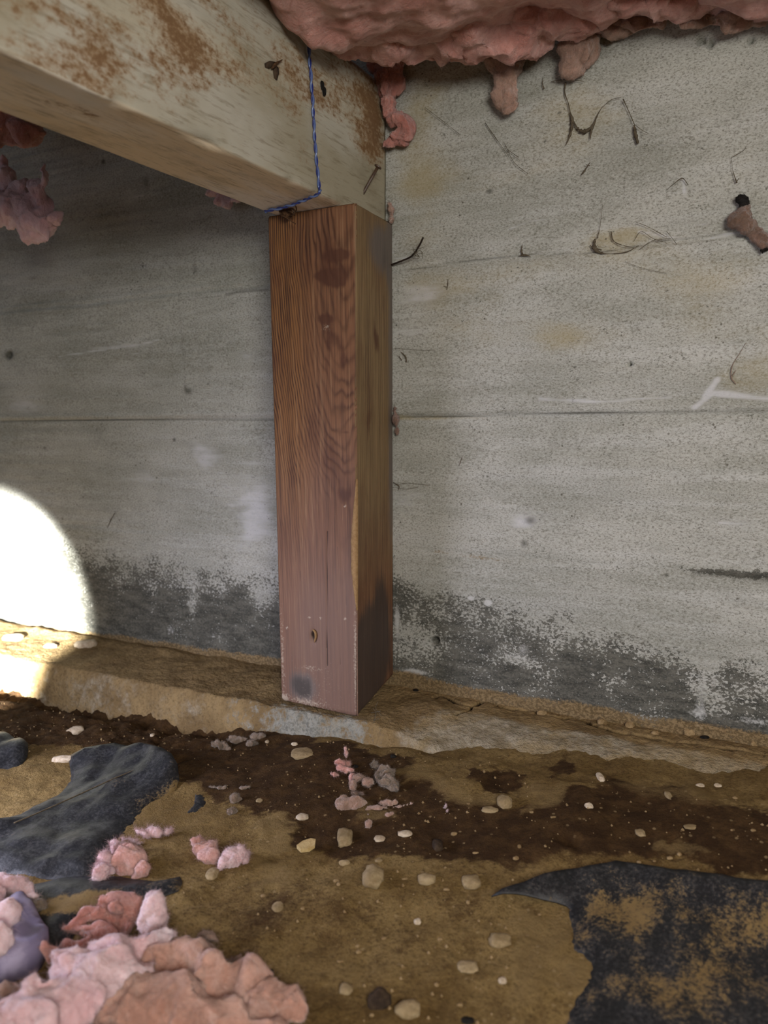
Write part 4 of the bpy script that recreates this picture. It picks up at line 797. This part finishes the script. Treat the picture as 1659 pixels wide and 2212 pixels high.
# ------------------------------------------------------------------ plastic sheets
def sheet(name, poly, label, lift, dustfn, step=0.0045, folds=0.004, fs=14, seed=0, curl=0.006, amp=0.0, parent=None, edges=None):
    P = gxy(poly); P = wobble_poly(P, 0.0012+amp, 3, seed); curl_e = gxy(edges) if edges else None
    def prof(x, y, d, dm):
        h = lift+folds*np.abs(fbm(x*fs, y*fs*0.6, seed, 3))+0.0012*fbm(x*70, y*50, seed+2, 2)
        h = h*np.minimum(1, d/0.016+(0.15 if not curl_e else np.exp(-(segdist(x, y, curl_e)/0.016)**2)))
        if curl_e: h = h+curl*np.exp(-(segdist(x, y, curl_e)/0.018)**2)
        return h
    o = patch(name, P, M['sheet'], gnd_smooth, 1.0, step, prof, mode='g', under=-0.0008, attrs={'dust': dustfn}, seed=seed)
    return tag(o, label, 'plastic sheet') if not parent else o
def gnd_smooth(x, y): return gnd(x, y)
def gauss_px(pts, base=0.0):
    L = [(G(px, py)[:2], rx, ry, a) for px, py, rx, ry, a in pts]
    def fn(x, y):
        r = np.full(np.shape(x), base)
        for c, rx, ry, a in L: r = r+a*np.exp(-((x-c[0])/rx)**2-((y-c[1])/ry)**2)
        return r
    return fn
def poly_dust(polys, base=0.0, soft=0.006, extra=None):
    PP = [(gxy(p), a) for p, a in polys]; ex = gauss_px(extra) if extra else None
    def fn(x, y):
        x = np.asarray(x); jx = x+0.004*fbm(x*50, y*50, 1, 3); jy = y+0.004*fbm(x*50, y*50, 5, 3); r = np.full(x.shape, base)
        for p, a in PP: r = r+a*pmask(jx, jy, p, soft)
        return r+(ex(x, y) if ex else 0)
    return fn
sheet('black_plastic_sheet', [(1062, 1950), (1130, 1930), (1200, 1908), (1270, 1893), (1330, 1888), (1400, 1893), (1480, 1905), (1560, 1918), (1659, 1932), (1900, 1960), (2050, 2300), (1900, 2600), (1300, 2500), (1225, 2300), (1228, 2180), (1252, 2120), (1262, 2075), (1238, 2050), (1230, 1990), (1222, 1962), (1140, 1955)],
      'dusty black plastic sheet with a curled edge at the bottom right', 0.003,
      poly_dust([([(1240, 1965), (1300, 1950), (1420, 1950), (1400, 2010), (1300, 2020), (1240, 2060)], .28), ([(1400, 1985), (1659, 2000), (1659, 2030), (1400, 2015)], .35), ([(1500, 2080), (1659, 2090), (1659, 2115), (1520, 2105)], .4)], 0.20, 0.020, [(1330, 2000, .02, .02, .2), (1500, 2150, .05, .02, .2), (1400, 2190, .05, .02, .15), (1600, 1990, .03, .02, .2)]),
      edges=[(1100, 1940), (1200, 1908), (1330, 1888), (1480, 1905), (1659, 1932), (1900, 1960)], seed=3, curl=0.005)
sheet('black_plastic_sheet', [(150, 1640), (250, 1632), (330, 1650), (385, 1682), (372, 1715), (330, 1735), (300, 1770), (262, 1812), (235, 1850), (200, 1890), (120, 1900), (30, 1890), (-200, 1870), (-350, 1800), (-200, 1740), (0, 1770), (100, 1730), (150, 1690)],
      'folded black plastic sheet half buried in dirt at the left behind the pink tufts', 0.004,
      poly_dust([([(215, 1870), (270, 1775), (320, 1725), (380, 1700), (420, 1680), (520, 1800), (380, 1900), (240, 1900)], .5), ([(-50, 1660), (130, 1700), (60, 1760), (-100, 1770)], 1.0), ([(370, 1690), (440, 1720), (430, 1740), (350, 1740)], .2)], 0.02, 0.01, [(250, 1720, .02, .012, .2), (400, 1740, .02, .015, .4)]),
      edges=[(200, 1642), (250, 1638), (330, 1650), (380, 1675)], seed=5, curl=0.009, folds=0.008, fs=12)
sheet('black_plastic_sheet', [(-150, 1590), (0, 1598), (35, 1610), (62, 1628), (55, 1645), (20, 1662), (-150, 1672)], 'small rolled lump of black plastic at the far left edge', 0.006, lambda x, y: 0*np.asarray(x), seed=7, curl=0.006, folds=0.012, edges=[(-150, 1620), (0, 1622), (40, 1630)])
sheet('black_plastic_sheet', [(40, 1920), (130, 1898), (260, 1895), (330, 1905), (390, 1895), (385, 1925), (320, 1945), (250, 1960), (180, 2000), (130, 2060), (60, 2060), (20, 1990)], 'dirt-streaked black plastic strip between the pink tufts at lower left', 0.003,
      poly_dust([([(80, 1955), (260, 1930), (300, 1945), (180, 1985), (90, 1990)], .95), ([(290, 1890), (400, 1880), (400, 1930), (310, 1940)], .38)], 0.05, 0.006), seed=9, curl=0.003, folds=0.004)
# raised pale crease lines in the left sheet
cv, cf = tube(smooth_path([G(x, y, 0.0095) for x, y in ((30, 1778), (100, 1748), (180, 1712), (250, 1680), (310, 1656))], 6), 0.0006, 6)
lf = [o for o in COL.objects if o.get('label', '').startswith('folded black plastic')][0]; newmesh('fold_crease', cv, cf, M['web'], lf)
sheet('black_plastic_sheet', [(425, 1712), (440, 1718), (444, 1735), (432, 1752), (412, 1762), (402, 1756), (418, 1738)], 'small black plastic sliver showing through the dirt right of the folded sheet', 0.0025, lambda x, y: 0.35+0*np.asarray(x), seed=11, folds=0.001, curl=0.0, step=0.003)
# milky film flap at far lower left
fb = wobble_poly(gxy([(-60, 2040), (20, 1985), (55, 1968), (80, 1995), (105, 2045), (95, 2080), (60, 2110), (-60, 2130)]), 0.001, 3, 4)
o = patch('plastic_film_flap', fb, M['film'], gnd, 1.0, 0.004, lambda x, y, d, dm: 0.012+0.010*np.sqrt(np.clip(d/dm, 0, 1))+0.005*fbm(x*50, y*50, 2, 3), under=0.001)
tag(o, 'violet milky plastic flap at the lower left edge among pink insulation', 'plastic film')

# ------------------------------------------------------------------ insulation on the ground
def gb(px, py, rx, ry, ang=0, lift=0.004, t=.8): return view_blob(px, py, rx, ry, ang, ground=lift, thick=t)
r = fluff('insulation_tuft', [gb(445, 1838, 26, 30), gb(432, 1825, 20, 22), gb(468, 1825, 18, 14, -20), gb(455, 1852, 18, 14)], M['pink'], 0.0018, 0.003, 70, None, 900, 0.005, seed=21)
tag(r, 'round salmon-pink insulation tuft lying on dirt, left of its paler twin', 'insulation')
r = fluff('insulation_tuft', [gb(500, 1856, 22, 18, 25), gb(520, 1846, 20, 15, 30), gb(535, 1835, 9, 10, 40), gb(490, 1866, 13, 12)], M['pale'], 0.0018, 0.003, 70, None, 900, 0.006, seed=22)
tag(r, 'small pale pink insulation tuft touching the salmon-pink one on the dirt', 'insulation')
r = empty('insulation_tuft', G(265, 1880), 'pink insulation tuft with a grey-violet wisp trailing over the plastic sheet', 'insulation')
fluff('pink_core', [gb(282, 1868, 26, 32, 10), gb(300, 1885, 16, 22), gb(265, 1875, 20, 22), gb(278, 1845, 13, 16)], M['pink'], 0.0018, 0.003, 70, r, 900, 0.005, seed=23)
fluff('wisp', [gb(230, 1870, 24, 26, 20), gb(222, 1895, 16, 14), gb(248, 1838, 20, 18, 40), gb(280, 1815, 22, 10, 25), gb(310, 1802, 20, 9, 25), gb(340, 1795, 20, 8, 10), gb(360, 1793, 10, 5, -10)], M['pale'], 0.0018, 0.003, 80, r, 2200, 0.007, seed=24)
r = fluff('insulation_clump', [gb(265, 1955, 42, 26, 0, .012), gb(300, 1965, 26, 26, 0, .008), gb(245, 1965, 20, 20, 0, .018), gb(215, 1985, 44, 20, 25, .008), gb(170, 2010, 30, 16, 25, .006), gb(270, 1990, 44, 24, 10, .004), gb(160, 2040, 36, 18, 25, .010), gb(115, 2065, 30, 18, 25, .012), gb(220, 2030, 60, 24, 20, .004)], M['rose'], 0.002, 0.004, 50, None, 1800, 0.006, seed=25)
tag(r, 'rust-pink insulation clump behind the big pale heap at lower left', 'insulation')
r = fluff('insulation_piece', [gb(332, 1968, 27, 32, 0, .022), gb(328, 1945, 16, 18, 0, .024), gb(346, 1985, 20, 20, 0, .020), gb(318, 1985, 22, 24, 0, .018), gb(335, 2005, 26, 22, 0, .014)], M['pale'], 0.0018, 0.002, 60, None, 700, 0.004, seed=26)
tag(r, 'upright whitish pink knob of insulation at the tip of the big heap', 'insulation')
r = empty('insulation_heap', G(250, 2180), 'big pale pink insulation heap filling the bottom left corner', 'insulation')
fluff('pale_layer', [gb(270, 2050, 90, 34, 18, .022), gb(180, 2100, 100, 44, 30, .022), gb(330, 2040, 60, 22, -8, .022), gb(110, 2160, 90, 50, 30, .024), gb(60, 2220, 100, 50, 10, .024), gb(240, 2120, 70, 50, 40, .020), gb(250, 2075, 80, 30, 15, .024), gb(190, 2160, 60, 40, 30, .022)], M['pale'], 0.0024, 0.004, 34, r, 2800, 0.006, seed=27, soft=26)
fluff('rose_layer', [gb(380, 2120, 130, 60, -8, .008), gb(300, 2190, 160, 70, 0, .012), gb(480, 2150, 110, 50, -20, .005), gb(560, 2200, 110, 50, -18, .003), gb(440, 2240, 200, 70, 0, .005), gb(330, 2080, 90, 34, -14, .012), gb(200, 2280, 160, 60, 0, .012)], M['soiled'], 0.0026, 0.006, 36, r, 3200, 0.006, seed=28, soft=26)
r = fluff('insulation_clump', [gb(430, 2070, 50, 30, -15, .002), gb(470, 2100, 50, 26, -25, .001), gb(450, 2040, 24, 16, 0, .002), gb(500, 2085, 30, 22, 0, .0)], M['dusty'], 0.002, 0.005, 60, None, 1500, 0.005, seed=29)
tag(r, 'dirt-coloured matted insulation beside the right side of the heap', 'insulation')
r = fluff('insulation_clump', [gb(10, 1920, 44, 36, -20, .012), gb(45, 1925, 26, 22, -20, .010), gb(-30, 1950, 60, 50, 0, .012), gb(70, 1940, 20, 14, 0, .006)], M['pale'], 0.002, 0.003, 60, None, 900, 0.006, seed=30)
tag(r, 'bright pink insulation clump at the left edge above the violet flap', 'insulation')
r = fluff('insulation_clump', [gb(10, 1985, 34, 44, 20, .022), gb(-10, 2030, 44, 40, 0, .024)], M['pale'], 0.002, 0.002, 60, None, 500, 0.005, seed=31)
tag(r, 'glaring white lit insulation lump at the left edge over the violet flap', 'insulation')
r = fluff('insulation_tuft', [gb(78, 1962, 18, 12, 0, .006), gb(92, 1955, 12, 12, 0, .006), gb(60, 1970, 16, 10, 0, .006)], M['grey'], 0.0016, 0.002, 90, None, 600, 0.006, seed=32)
tag(r, 'soft grey fluff ball on the dirt-streaked plastic strip', 'lint')
r = fluff('insulation_clump', [gb(40, 2150, 40, 24, 10, .012), gb(20, 2175, 44, 24, 0, .012), gb(60, 2130, 24, 16, 30, .012)], M['dusty'], 0.002, 0.004, 70, None, 700, 0.005, seed=33)
tag(r, 'whitish grey frayed clump between the violet flap and the heap', 'insulation')
r = empty('insulation_scrap', G(755, 1665), 'pink insulation scrap on the wet soil straight below the post', 'insulation')
fluff('scrap_body', [gb(733, 1648, 13, 9, 25), gb(740, 1660, 12, 8, -10), gb(752, 1665, 12, 8, -20), gb(750, 1648, 8, 12), gb(749, 1628, 6, 14), gb(728, 1672, 12, 4, 10), gb(762, 1680, 8, 9)], M['pink'], 0.0013, 0.0018, 110, r, 700, 0.004, seed=34)
fluff('scrap_tail', [gb(778, 1682, 14, 8, -10), gb(795, 1690, 14, 7, 10), gb(765, 1697, 8, 8), gb(770, 1710, 18, 8), gb(782, 1720, 8, 6)], M['dusty'], 0.0013, 0.0018, 110, r, 700, 0.004, seed=35)
r = fluff('lint_cluster', [gb(808, 1658, 12, 10), gb(825, 1672, 16, 14), gb(842, 1672, 10, 12), gb(835, 1690, 18, 12), gb(848, 1698, 10, 7), gb(818, 1688, 12, 10)], M['grey'], 0.0013, 0.0028, 130, None, 1600, 0.004, 0.0012, seed=36)
tag(r, 'crumbly grey-brown lint cluster right of the pink scrap below the post', 'lint')
r = fluff('matted_lint', [gb(765, 1740, 34, 16, -10, .001), gb(745, 1735, 18, 14, 0, .001), gb(810, 1748, 30, 8, -25, .001), gb(845, 1762, 14, 8, 0, .0), gb(840, 1733, 30, 10, 5, .001), gb(870, 1738, 26, 4, -5, .001), gb(800, 1782, 11, 14, 0, .001), gb(800, 1765, 5, 10, 0, .001)], M['dusty'], 0.0014, 0.0016, 90, None, 900, 0.003, seed=37)
tag(r, 'flat dirt-coloured mat of fibre spreading across the wet soil', 'lint')
r = fluff('matted_lint', [gb(515, 1600, 34, 8, 10, .002), gb(560, 1590, 20, 8, 0, .002), gb(480, 1615, 26, 8, 20, .002), gb(545, 1605, 20, 9, -10, .002)], M['grey'], 0.0014, 0.0022, 110, None, 1100, 0.004, 0.001, seed=38)
tag(r, 'grey fibrous litter on the soil left of the post foot', 'lint')
r = fluff('matted_lint', [gb(510, 1730, 14, 18, -20, .001), gb(500, 1755, 14, 16, 0, .001), gb(470, 1700, 24, 5, 0, .001), gb(530, 1700, 16, 4, 0, .001)], M['grey'], 0.0014, 0.0014, 100, None, 600, 0.003, seed=39)
tag(r, 'faint grey smear of fibre on the soil right of the left plastic sheet', 'lint')
r = fluff('lint_speck', [gb(961, 1743, 4, 10, 20, .001), gb(965, 1751, 3, 6, 20, .001)], M['pale'], 0.0009, 0.0006, 150, None, 80, 0.002, seed=40)
tag(r, 'tiny whitish fibre shred right of the matted fibre', 'lint')

# ------------------------------------------------------------------ stones, chips, clods on the dirt
def stone(px, py, rx, ry, label, mat='stone', name='stone', cat='stone', th=0.55, group=None, base=None, zf=None, seed=None, ang=0):
    """an uneven flattened stone bedded in the ground, facetted icosphere"""
    if zf is None: c = G(px, py)
    else:
        D = ray(px, py); c = on(px, py, 2, -0.003)
        for _ in range(6): c = on(px, py, 2, float(zf(np.array(c[0]), np.array(c[1]))))
    s = float((c-CAM)@CD)/F; el = abs(float((c-CAM)[2]))/float(np.linalg.norm(c-CAM))
    h = min(rx, ry)*s*th; a = math.radians(ang); fw = np.array([CD[0], CD[1], 0]); fw /= np.linalg.norm(fw); rt = np.array([fw[1], -fw[0], 0])
    ryg = max(ry*s*0.9, (ry*s-h*0.6)/max(el, .3)); A1 = (math.cos(a)*rt+math.sin(a)*fw)*rx*s; A2 = (-math.sin(a)*rt+math.cos(a)*fw)*ryg
    sd = seed if seed is not None else px*0.37+py*0.11
    sub = 3 if max(rx, ry) > 14 else 2
    bm = bmesh.new(); bmesh.ops.create_icosphere(bm, subdivisions=sub, radius=1); V = []
    for v in bm.verts:
        p = np.array(v.co); k = 1+0.28*float(fbm(p[0]*1.3+sd, p[1]*1.3, p[2]*1.3, 3)); p = p*k; p = np.clip(p, -0.92, 0.92)
        V.append(tuple(c+A1*p[0]+A2*p[1]+np.array([0, 0, 1])*h*(p[2]*1.0+0.25)))
    Fc = [[v.index for v in f.verts] for f in bm.faces]; bm.free()
    return tag(newmesh(name, V, Fc, M[mat], smooth=sub == 3), label, cat, group)
stone(653, 1630, 26, 15, 'flat tan stone left of the pink scrap near the post foot', th=.5)
stone(636, 1608, 8, 5, 'small pale pebble perched behind the flat tan stone', 'white_stone', th=.8)
stone(653, 1766, 15, 9, 'pale grey stone on the wet soil below the flat tan one', 'white_stone')
stone(745, 1812, 18, 26, 'upright tan stone in the middle of the dirt below the matted fibre', th=.7)
stone(875, 1802, 17, 9, 'smooth oval cream stone right of the upright tan one', 'white_stone')
stone(806, 1900, 25, 32, 'large rough tan stone in the centre foreground', th=.8)
stone(922, 1902, 21, 16, 'rounded rough stone right of the large tan one', th=.7)
stone(1018, 1908, 22, 20, 'blurry light brown stone left of the plastic sheet tip', th=.6)
stone(459, 1890, 14, 17, 'tan pebble below the two pink tufts', th=.6)
stone(1090, 1735, 18, 18, 'angular tan stone half sunk below the dark damp patch', th=.7)
stone(1058, 1750, 20, 8, 'low tan stone left of the angular half-sunk one', th=.5)
stone(1272, 1743, 10, 8, 'small bright tan pebble below the pale footing', 'white_stone', th=.8)
stone(1383, 1800, 11, 11, 'greyish pebble on the wet soil toward the right', th=.5)
stone(1445, 1722, 8, 12, 'narrow pebble at the rim of the wet soil on the right', th=.6)
stone(1492, 1787, 16, 7, 'faint grey crumb on the wet soil far right', th=.5)
stone(1297, 1682, 9, 14, 'layered cream shell-like chip at the edge of the footing', 'white_stone', th=.8)
stone(1512, 1698, 10, 6, 'white pebble lying against the right footing', 'white_stone', th=.7)
stone(1550, 1698, 9, 6, 'white pebble just right of another by the footing', 'white_stone', th=.7)
stone(1080, 2034, 26, 20, 'pale crumbly stone in the lower middle foreground', th=.6)
stone(1085, 2120, 10, 10, 'small square cream pebble below the pale crumbly stone', 'white_stone', th=.6)
stone(880, 2184, 30, 24, 'tan stone right of the dark clod at the bottom', th=.6)
stone(902, 1992, 9, 9, 'little cream pebble above the pale crumbly stone, to its left', 'white_stone', th=.6)
stone(1010, 2090, 24, 16, 'low dusty stone left of the square pebble', th=.4)
stone(748, 2140, 16, 16, 'light brown pebble up and left of the dark clod', th=.6)
stone(820, 2166, 28, 27, 'round dark clod at the bottom centre', 'clod', 'dirt_clod', 'clod', th=.8)
stone(1010, 2206, 16, 10, 'black lump cut by the bottom edge of the photo', 'black', 'dirt_clod', 'clod')
stone(578, 2112, 14, 18, 'dark brown clod right of the insulation heap', 'clod', 'dirt_clod', 'clod', th=.4)
stone(945, 1828, 12, 17, 'dark shiny lump standing right of the oval cream stone', 'clod', 'dirt_clod', 'clod', th=.9)
stone(768, 1657, 7, 5, 'black crumb touching the right side of the pink scrap', 'black', 'black_crumb', 'crumb', th=.9)
stone(850, 1635, 7, 5, 'black crumb on the soil under the post side', 'black', 'black_crumb', 'crumb', th=.9)
stone(162, 1582, 20, 11, 'long whitish stone on the crumbly soil at left', 'white_stone', th=.9, ang=25)
stone(177, 1518, 8, 6, 'small white pebble at the foot of the lit footing', 'white_stone', th=.9)
stone(212, 1520, 14, 7, 'brown stone right of the white pebble by the lit footing', 'stone', th=.9, ang=20)
stone(137, 1642, 26, 9, 'bright crumb pile on the back edge of the left plastic sheet', 'white_stone', 'dirt_clod', 'clod', th=.9)
stone(329, 1588, 5, 4, 'single tiny white pebble on the dark soil at left', 'white_stone')
stone(577, 1604, 5, 5, 'white grain beside the fibrous litter near the post foot', 'white_stone', th=.9)
stone(818, 1860, 0+9, 6, 'tan crumb above the large rough stone', th=.7)
stone(745, 1865, 14, 8, 'brown crumb on the soil above the large rough stone, left side', th=.7)
stone(820, 1812, 14, 9, 'thin greyish flake left of the oval cream stone', 'white_stone', th=.4)
stone(600, 1960, 14, 12, 'ochre lump in the dirt right of the foreground tufts', th=.4)
stone(560, 1730, 0+8, 6, 'ochre pebble in the soil between the sheet and the fibre mat', th=.6)
# wood chip
cp = [G(x, y, .003) for x, y in ((641, 1833), (655, 1823), (672, 1818), (682, 1820), (680, 1832), (668, 1840), (650, 1842))]
V = [tuple(p) for p in cp]+[tuple(p+np.array([0, 0, 0.0028])) for p in cp]; n = len(cp)
tag(newmesh('wood_chip', V, [list(range(n))[::-1], list(range(n, 2*n))]+[[i, (i+1) % n, n+(i+1) % n, n+i] for i in range(n)], M['chip'], smooth=False), 'boat-shaped pale wood chip on the dirt', 'wood chip')
# gravel exposed in the ledge beside the crack
ledge = [(1385, 1548, 10, 9), (1392, 1566, 14, 9), (1180, 1522, 9, 5), (1225, 1536, 8, 5), (1300, 1565, 9, 6), (1330, 1560, 7, 5), (1360, 1572, 9, 6), (1430, 1560, 9, 6), (1440, 1578, 10, 6), (1462, 1572, 12, 7), (1490, 1588, 12, 7), (1520, 1580, 9, 6), (1540, 1592, 10, 6), (1570, 1600, 10, 7), (1600, 1600, 9, 6), (1630, 1612, 10, 6), (1500, 1572, 8, 5), (1350, 1552, 8, 5), (1170, 1545, 10, 5), (1260, 1545, 8, 5), (1650, 1606, 8, 5), (1415, 1588, 8, 4)]
ORD = 'first second third fourth fifth sixth seventh eighth ninth tenth eleventh twelfth thirteenth fourteenth fifteenth sixteenth seventeenth eighteenth nineteenth twentieth twenty-first twenty-second'.split()
ledge = sorted(ledge)
for k, (x, y, a, b) in enumerate(ledge):
    stone(x, y-2, a*1.15, b*1.3, ORD[k]+' stone from the left in the broken ledge along the crack', 'white_stone' if (x, y) in ((1392, 1566), (1440, 1578), (1540, 1592), (1462, 1572)) else 'pebble', 'ledge_stone', 'stone', 1.2, 'stones in the broken ledge', zf=foot_z)
for x, y, a, b, l in ((1456, 1566, 8, 6, 'black crumb among the ledge stones, upper one'), (1522, 1594, 11, 5, 'black crumb among the ledge stones, lower one'), (898, 1492, 7, 4, 'black crumb on the ledge just right of the post'), (917, 1478, 5, 3, 'second black crumb on the ledge, nearer the wall')):
    stone(x, y, a, b, l, 'black', 'black_crumb', 'crumb', .8, zf=foot_z)
# lumps on the far left ledge in the torch light
for x, y, a, b, l in ((185, 1395, 26, 12, 'bright broken lump on the left ledge at the rim of the torch light'), (110, 1398, 16, 7, 'low lump on the left ledge inside the torch light'), (30, 1380, 24, 10, 'lump on the left ledge at the edge of the photo'), (225, 1368, 26, 5, 'flat dark flake on the left ledge against the wall')):
    stone(x, y, a, b, l, 'white_stone' if y > 1370 else 'clod', 'mortar_lump', 'rubble', .9, zf=foot_z)
# small grit scattered everywhere: too many and small to count
parts = []
HID = [gxy(p) for p in ([(-200, 1880), (380, 1880), (400, 2040), (640, 2140), (700, 2400), (-200, 2400)], [(150, 1640), (330, 1650), (385, 1682), (235, 1850), (200, 1900), (-300, 1900), (-300, 1760)], [(1062, 1950), (1330, 1888), (1900, 1960), (2050, 2300), (1300, 2500), (1225, 2180), (1225, 1962)])]
for i in range(1900):
    x, y = RNG.uniform(-0.5, 0.5), -RNG.uniform(0.11, 0.5)
    if any(bool(inpoly(np.array(x), np.array(y), h)) for h in HID): continue
    r_ = 0.0005+0.0011*RNG.random()**3
    bm_v, bm_f = [], []
    z = float(gnd(x, y)); 
    V = [(x+r_, y, z), (x-r_*.9, y+r_*.2, z), (x, y+r_, z+r_*.1), (x+r_*.1, y-r_, z), (x, y, z+r_*1.1), (x, y, z-r_)]
    parts.append((V, [[0, 2, 4], [2, 1, 4], [1, 3, 4], [3, 0, 4], [2, 0, 5], [1, 2, 5], [3, 1, 5], [0, 3, 5]]))
v, f = merge(parts); tag(newmesh('grit', v, f, M['pebble'], smooth=False), 'fine grit scattered over the dirt floor', 'grit', kind='stuff')
named = [(o, o.data.vertices[0].co.copy()) for o in COL.objects if o.type == 'MESH' and o.get('category') == 'stone' and not o.get('group')]
used = set(); made = 0; rnd = random.Random(5)
while made < 30:
    px, py = rnd.choice([(rnd.uniform(660, 1200), rnd.uniform(1880, 2200)), (rnd.uniform(950, 1640), rnd.uniform(1720, 1870)), (rnd.uniform(450, 900), rnd.uniform(1880, 2050))])
    p = Vector(G(px, py)); o, q = min(named, key=lambda t: (t[1]-p).length); v = p-q
    r = v.dot(Vector(CR)); u = v.dot(Vector(CU)); side = ('right' if r > 0 else 'left') if abs(r) > abs(u)*1.6 else ('behind' if u > 0 else 'in front')
    key = (o.name, side)
    if key in used or v.length < 0.014: continue
    used.add(key); made += 1; short = o['label'].split(' in the ')[0].split(' beside ')[0].split(' against ')[0].split(' above ')[0].split(' half ')[0].split(' between ')[0].split(' by ')[0].split(' lying ')[0].split(' bedded ')[0].split(' below ')[0].split(' of ')[0].split(' toward ')[0].split(' at the ')[0].split(' left ')[0].split(' right ')[0].split(' on ')[0]
    where = {'right': 'just right of', 'left': 'just left of', 'behind': 'just behind', 'in front': 'just in front of'}[side]
    stone(px, py, rnd.uniform(4, 8), rnd.uniform(3, 6), ('little pebble %s the %s' % (where, short)), 'pebble', 'pebble', 'pebble', .8, 'pebbles scattered on the dirt', seed=made)
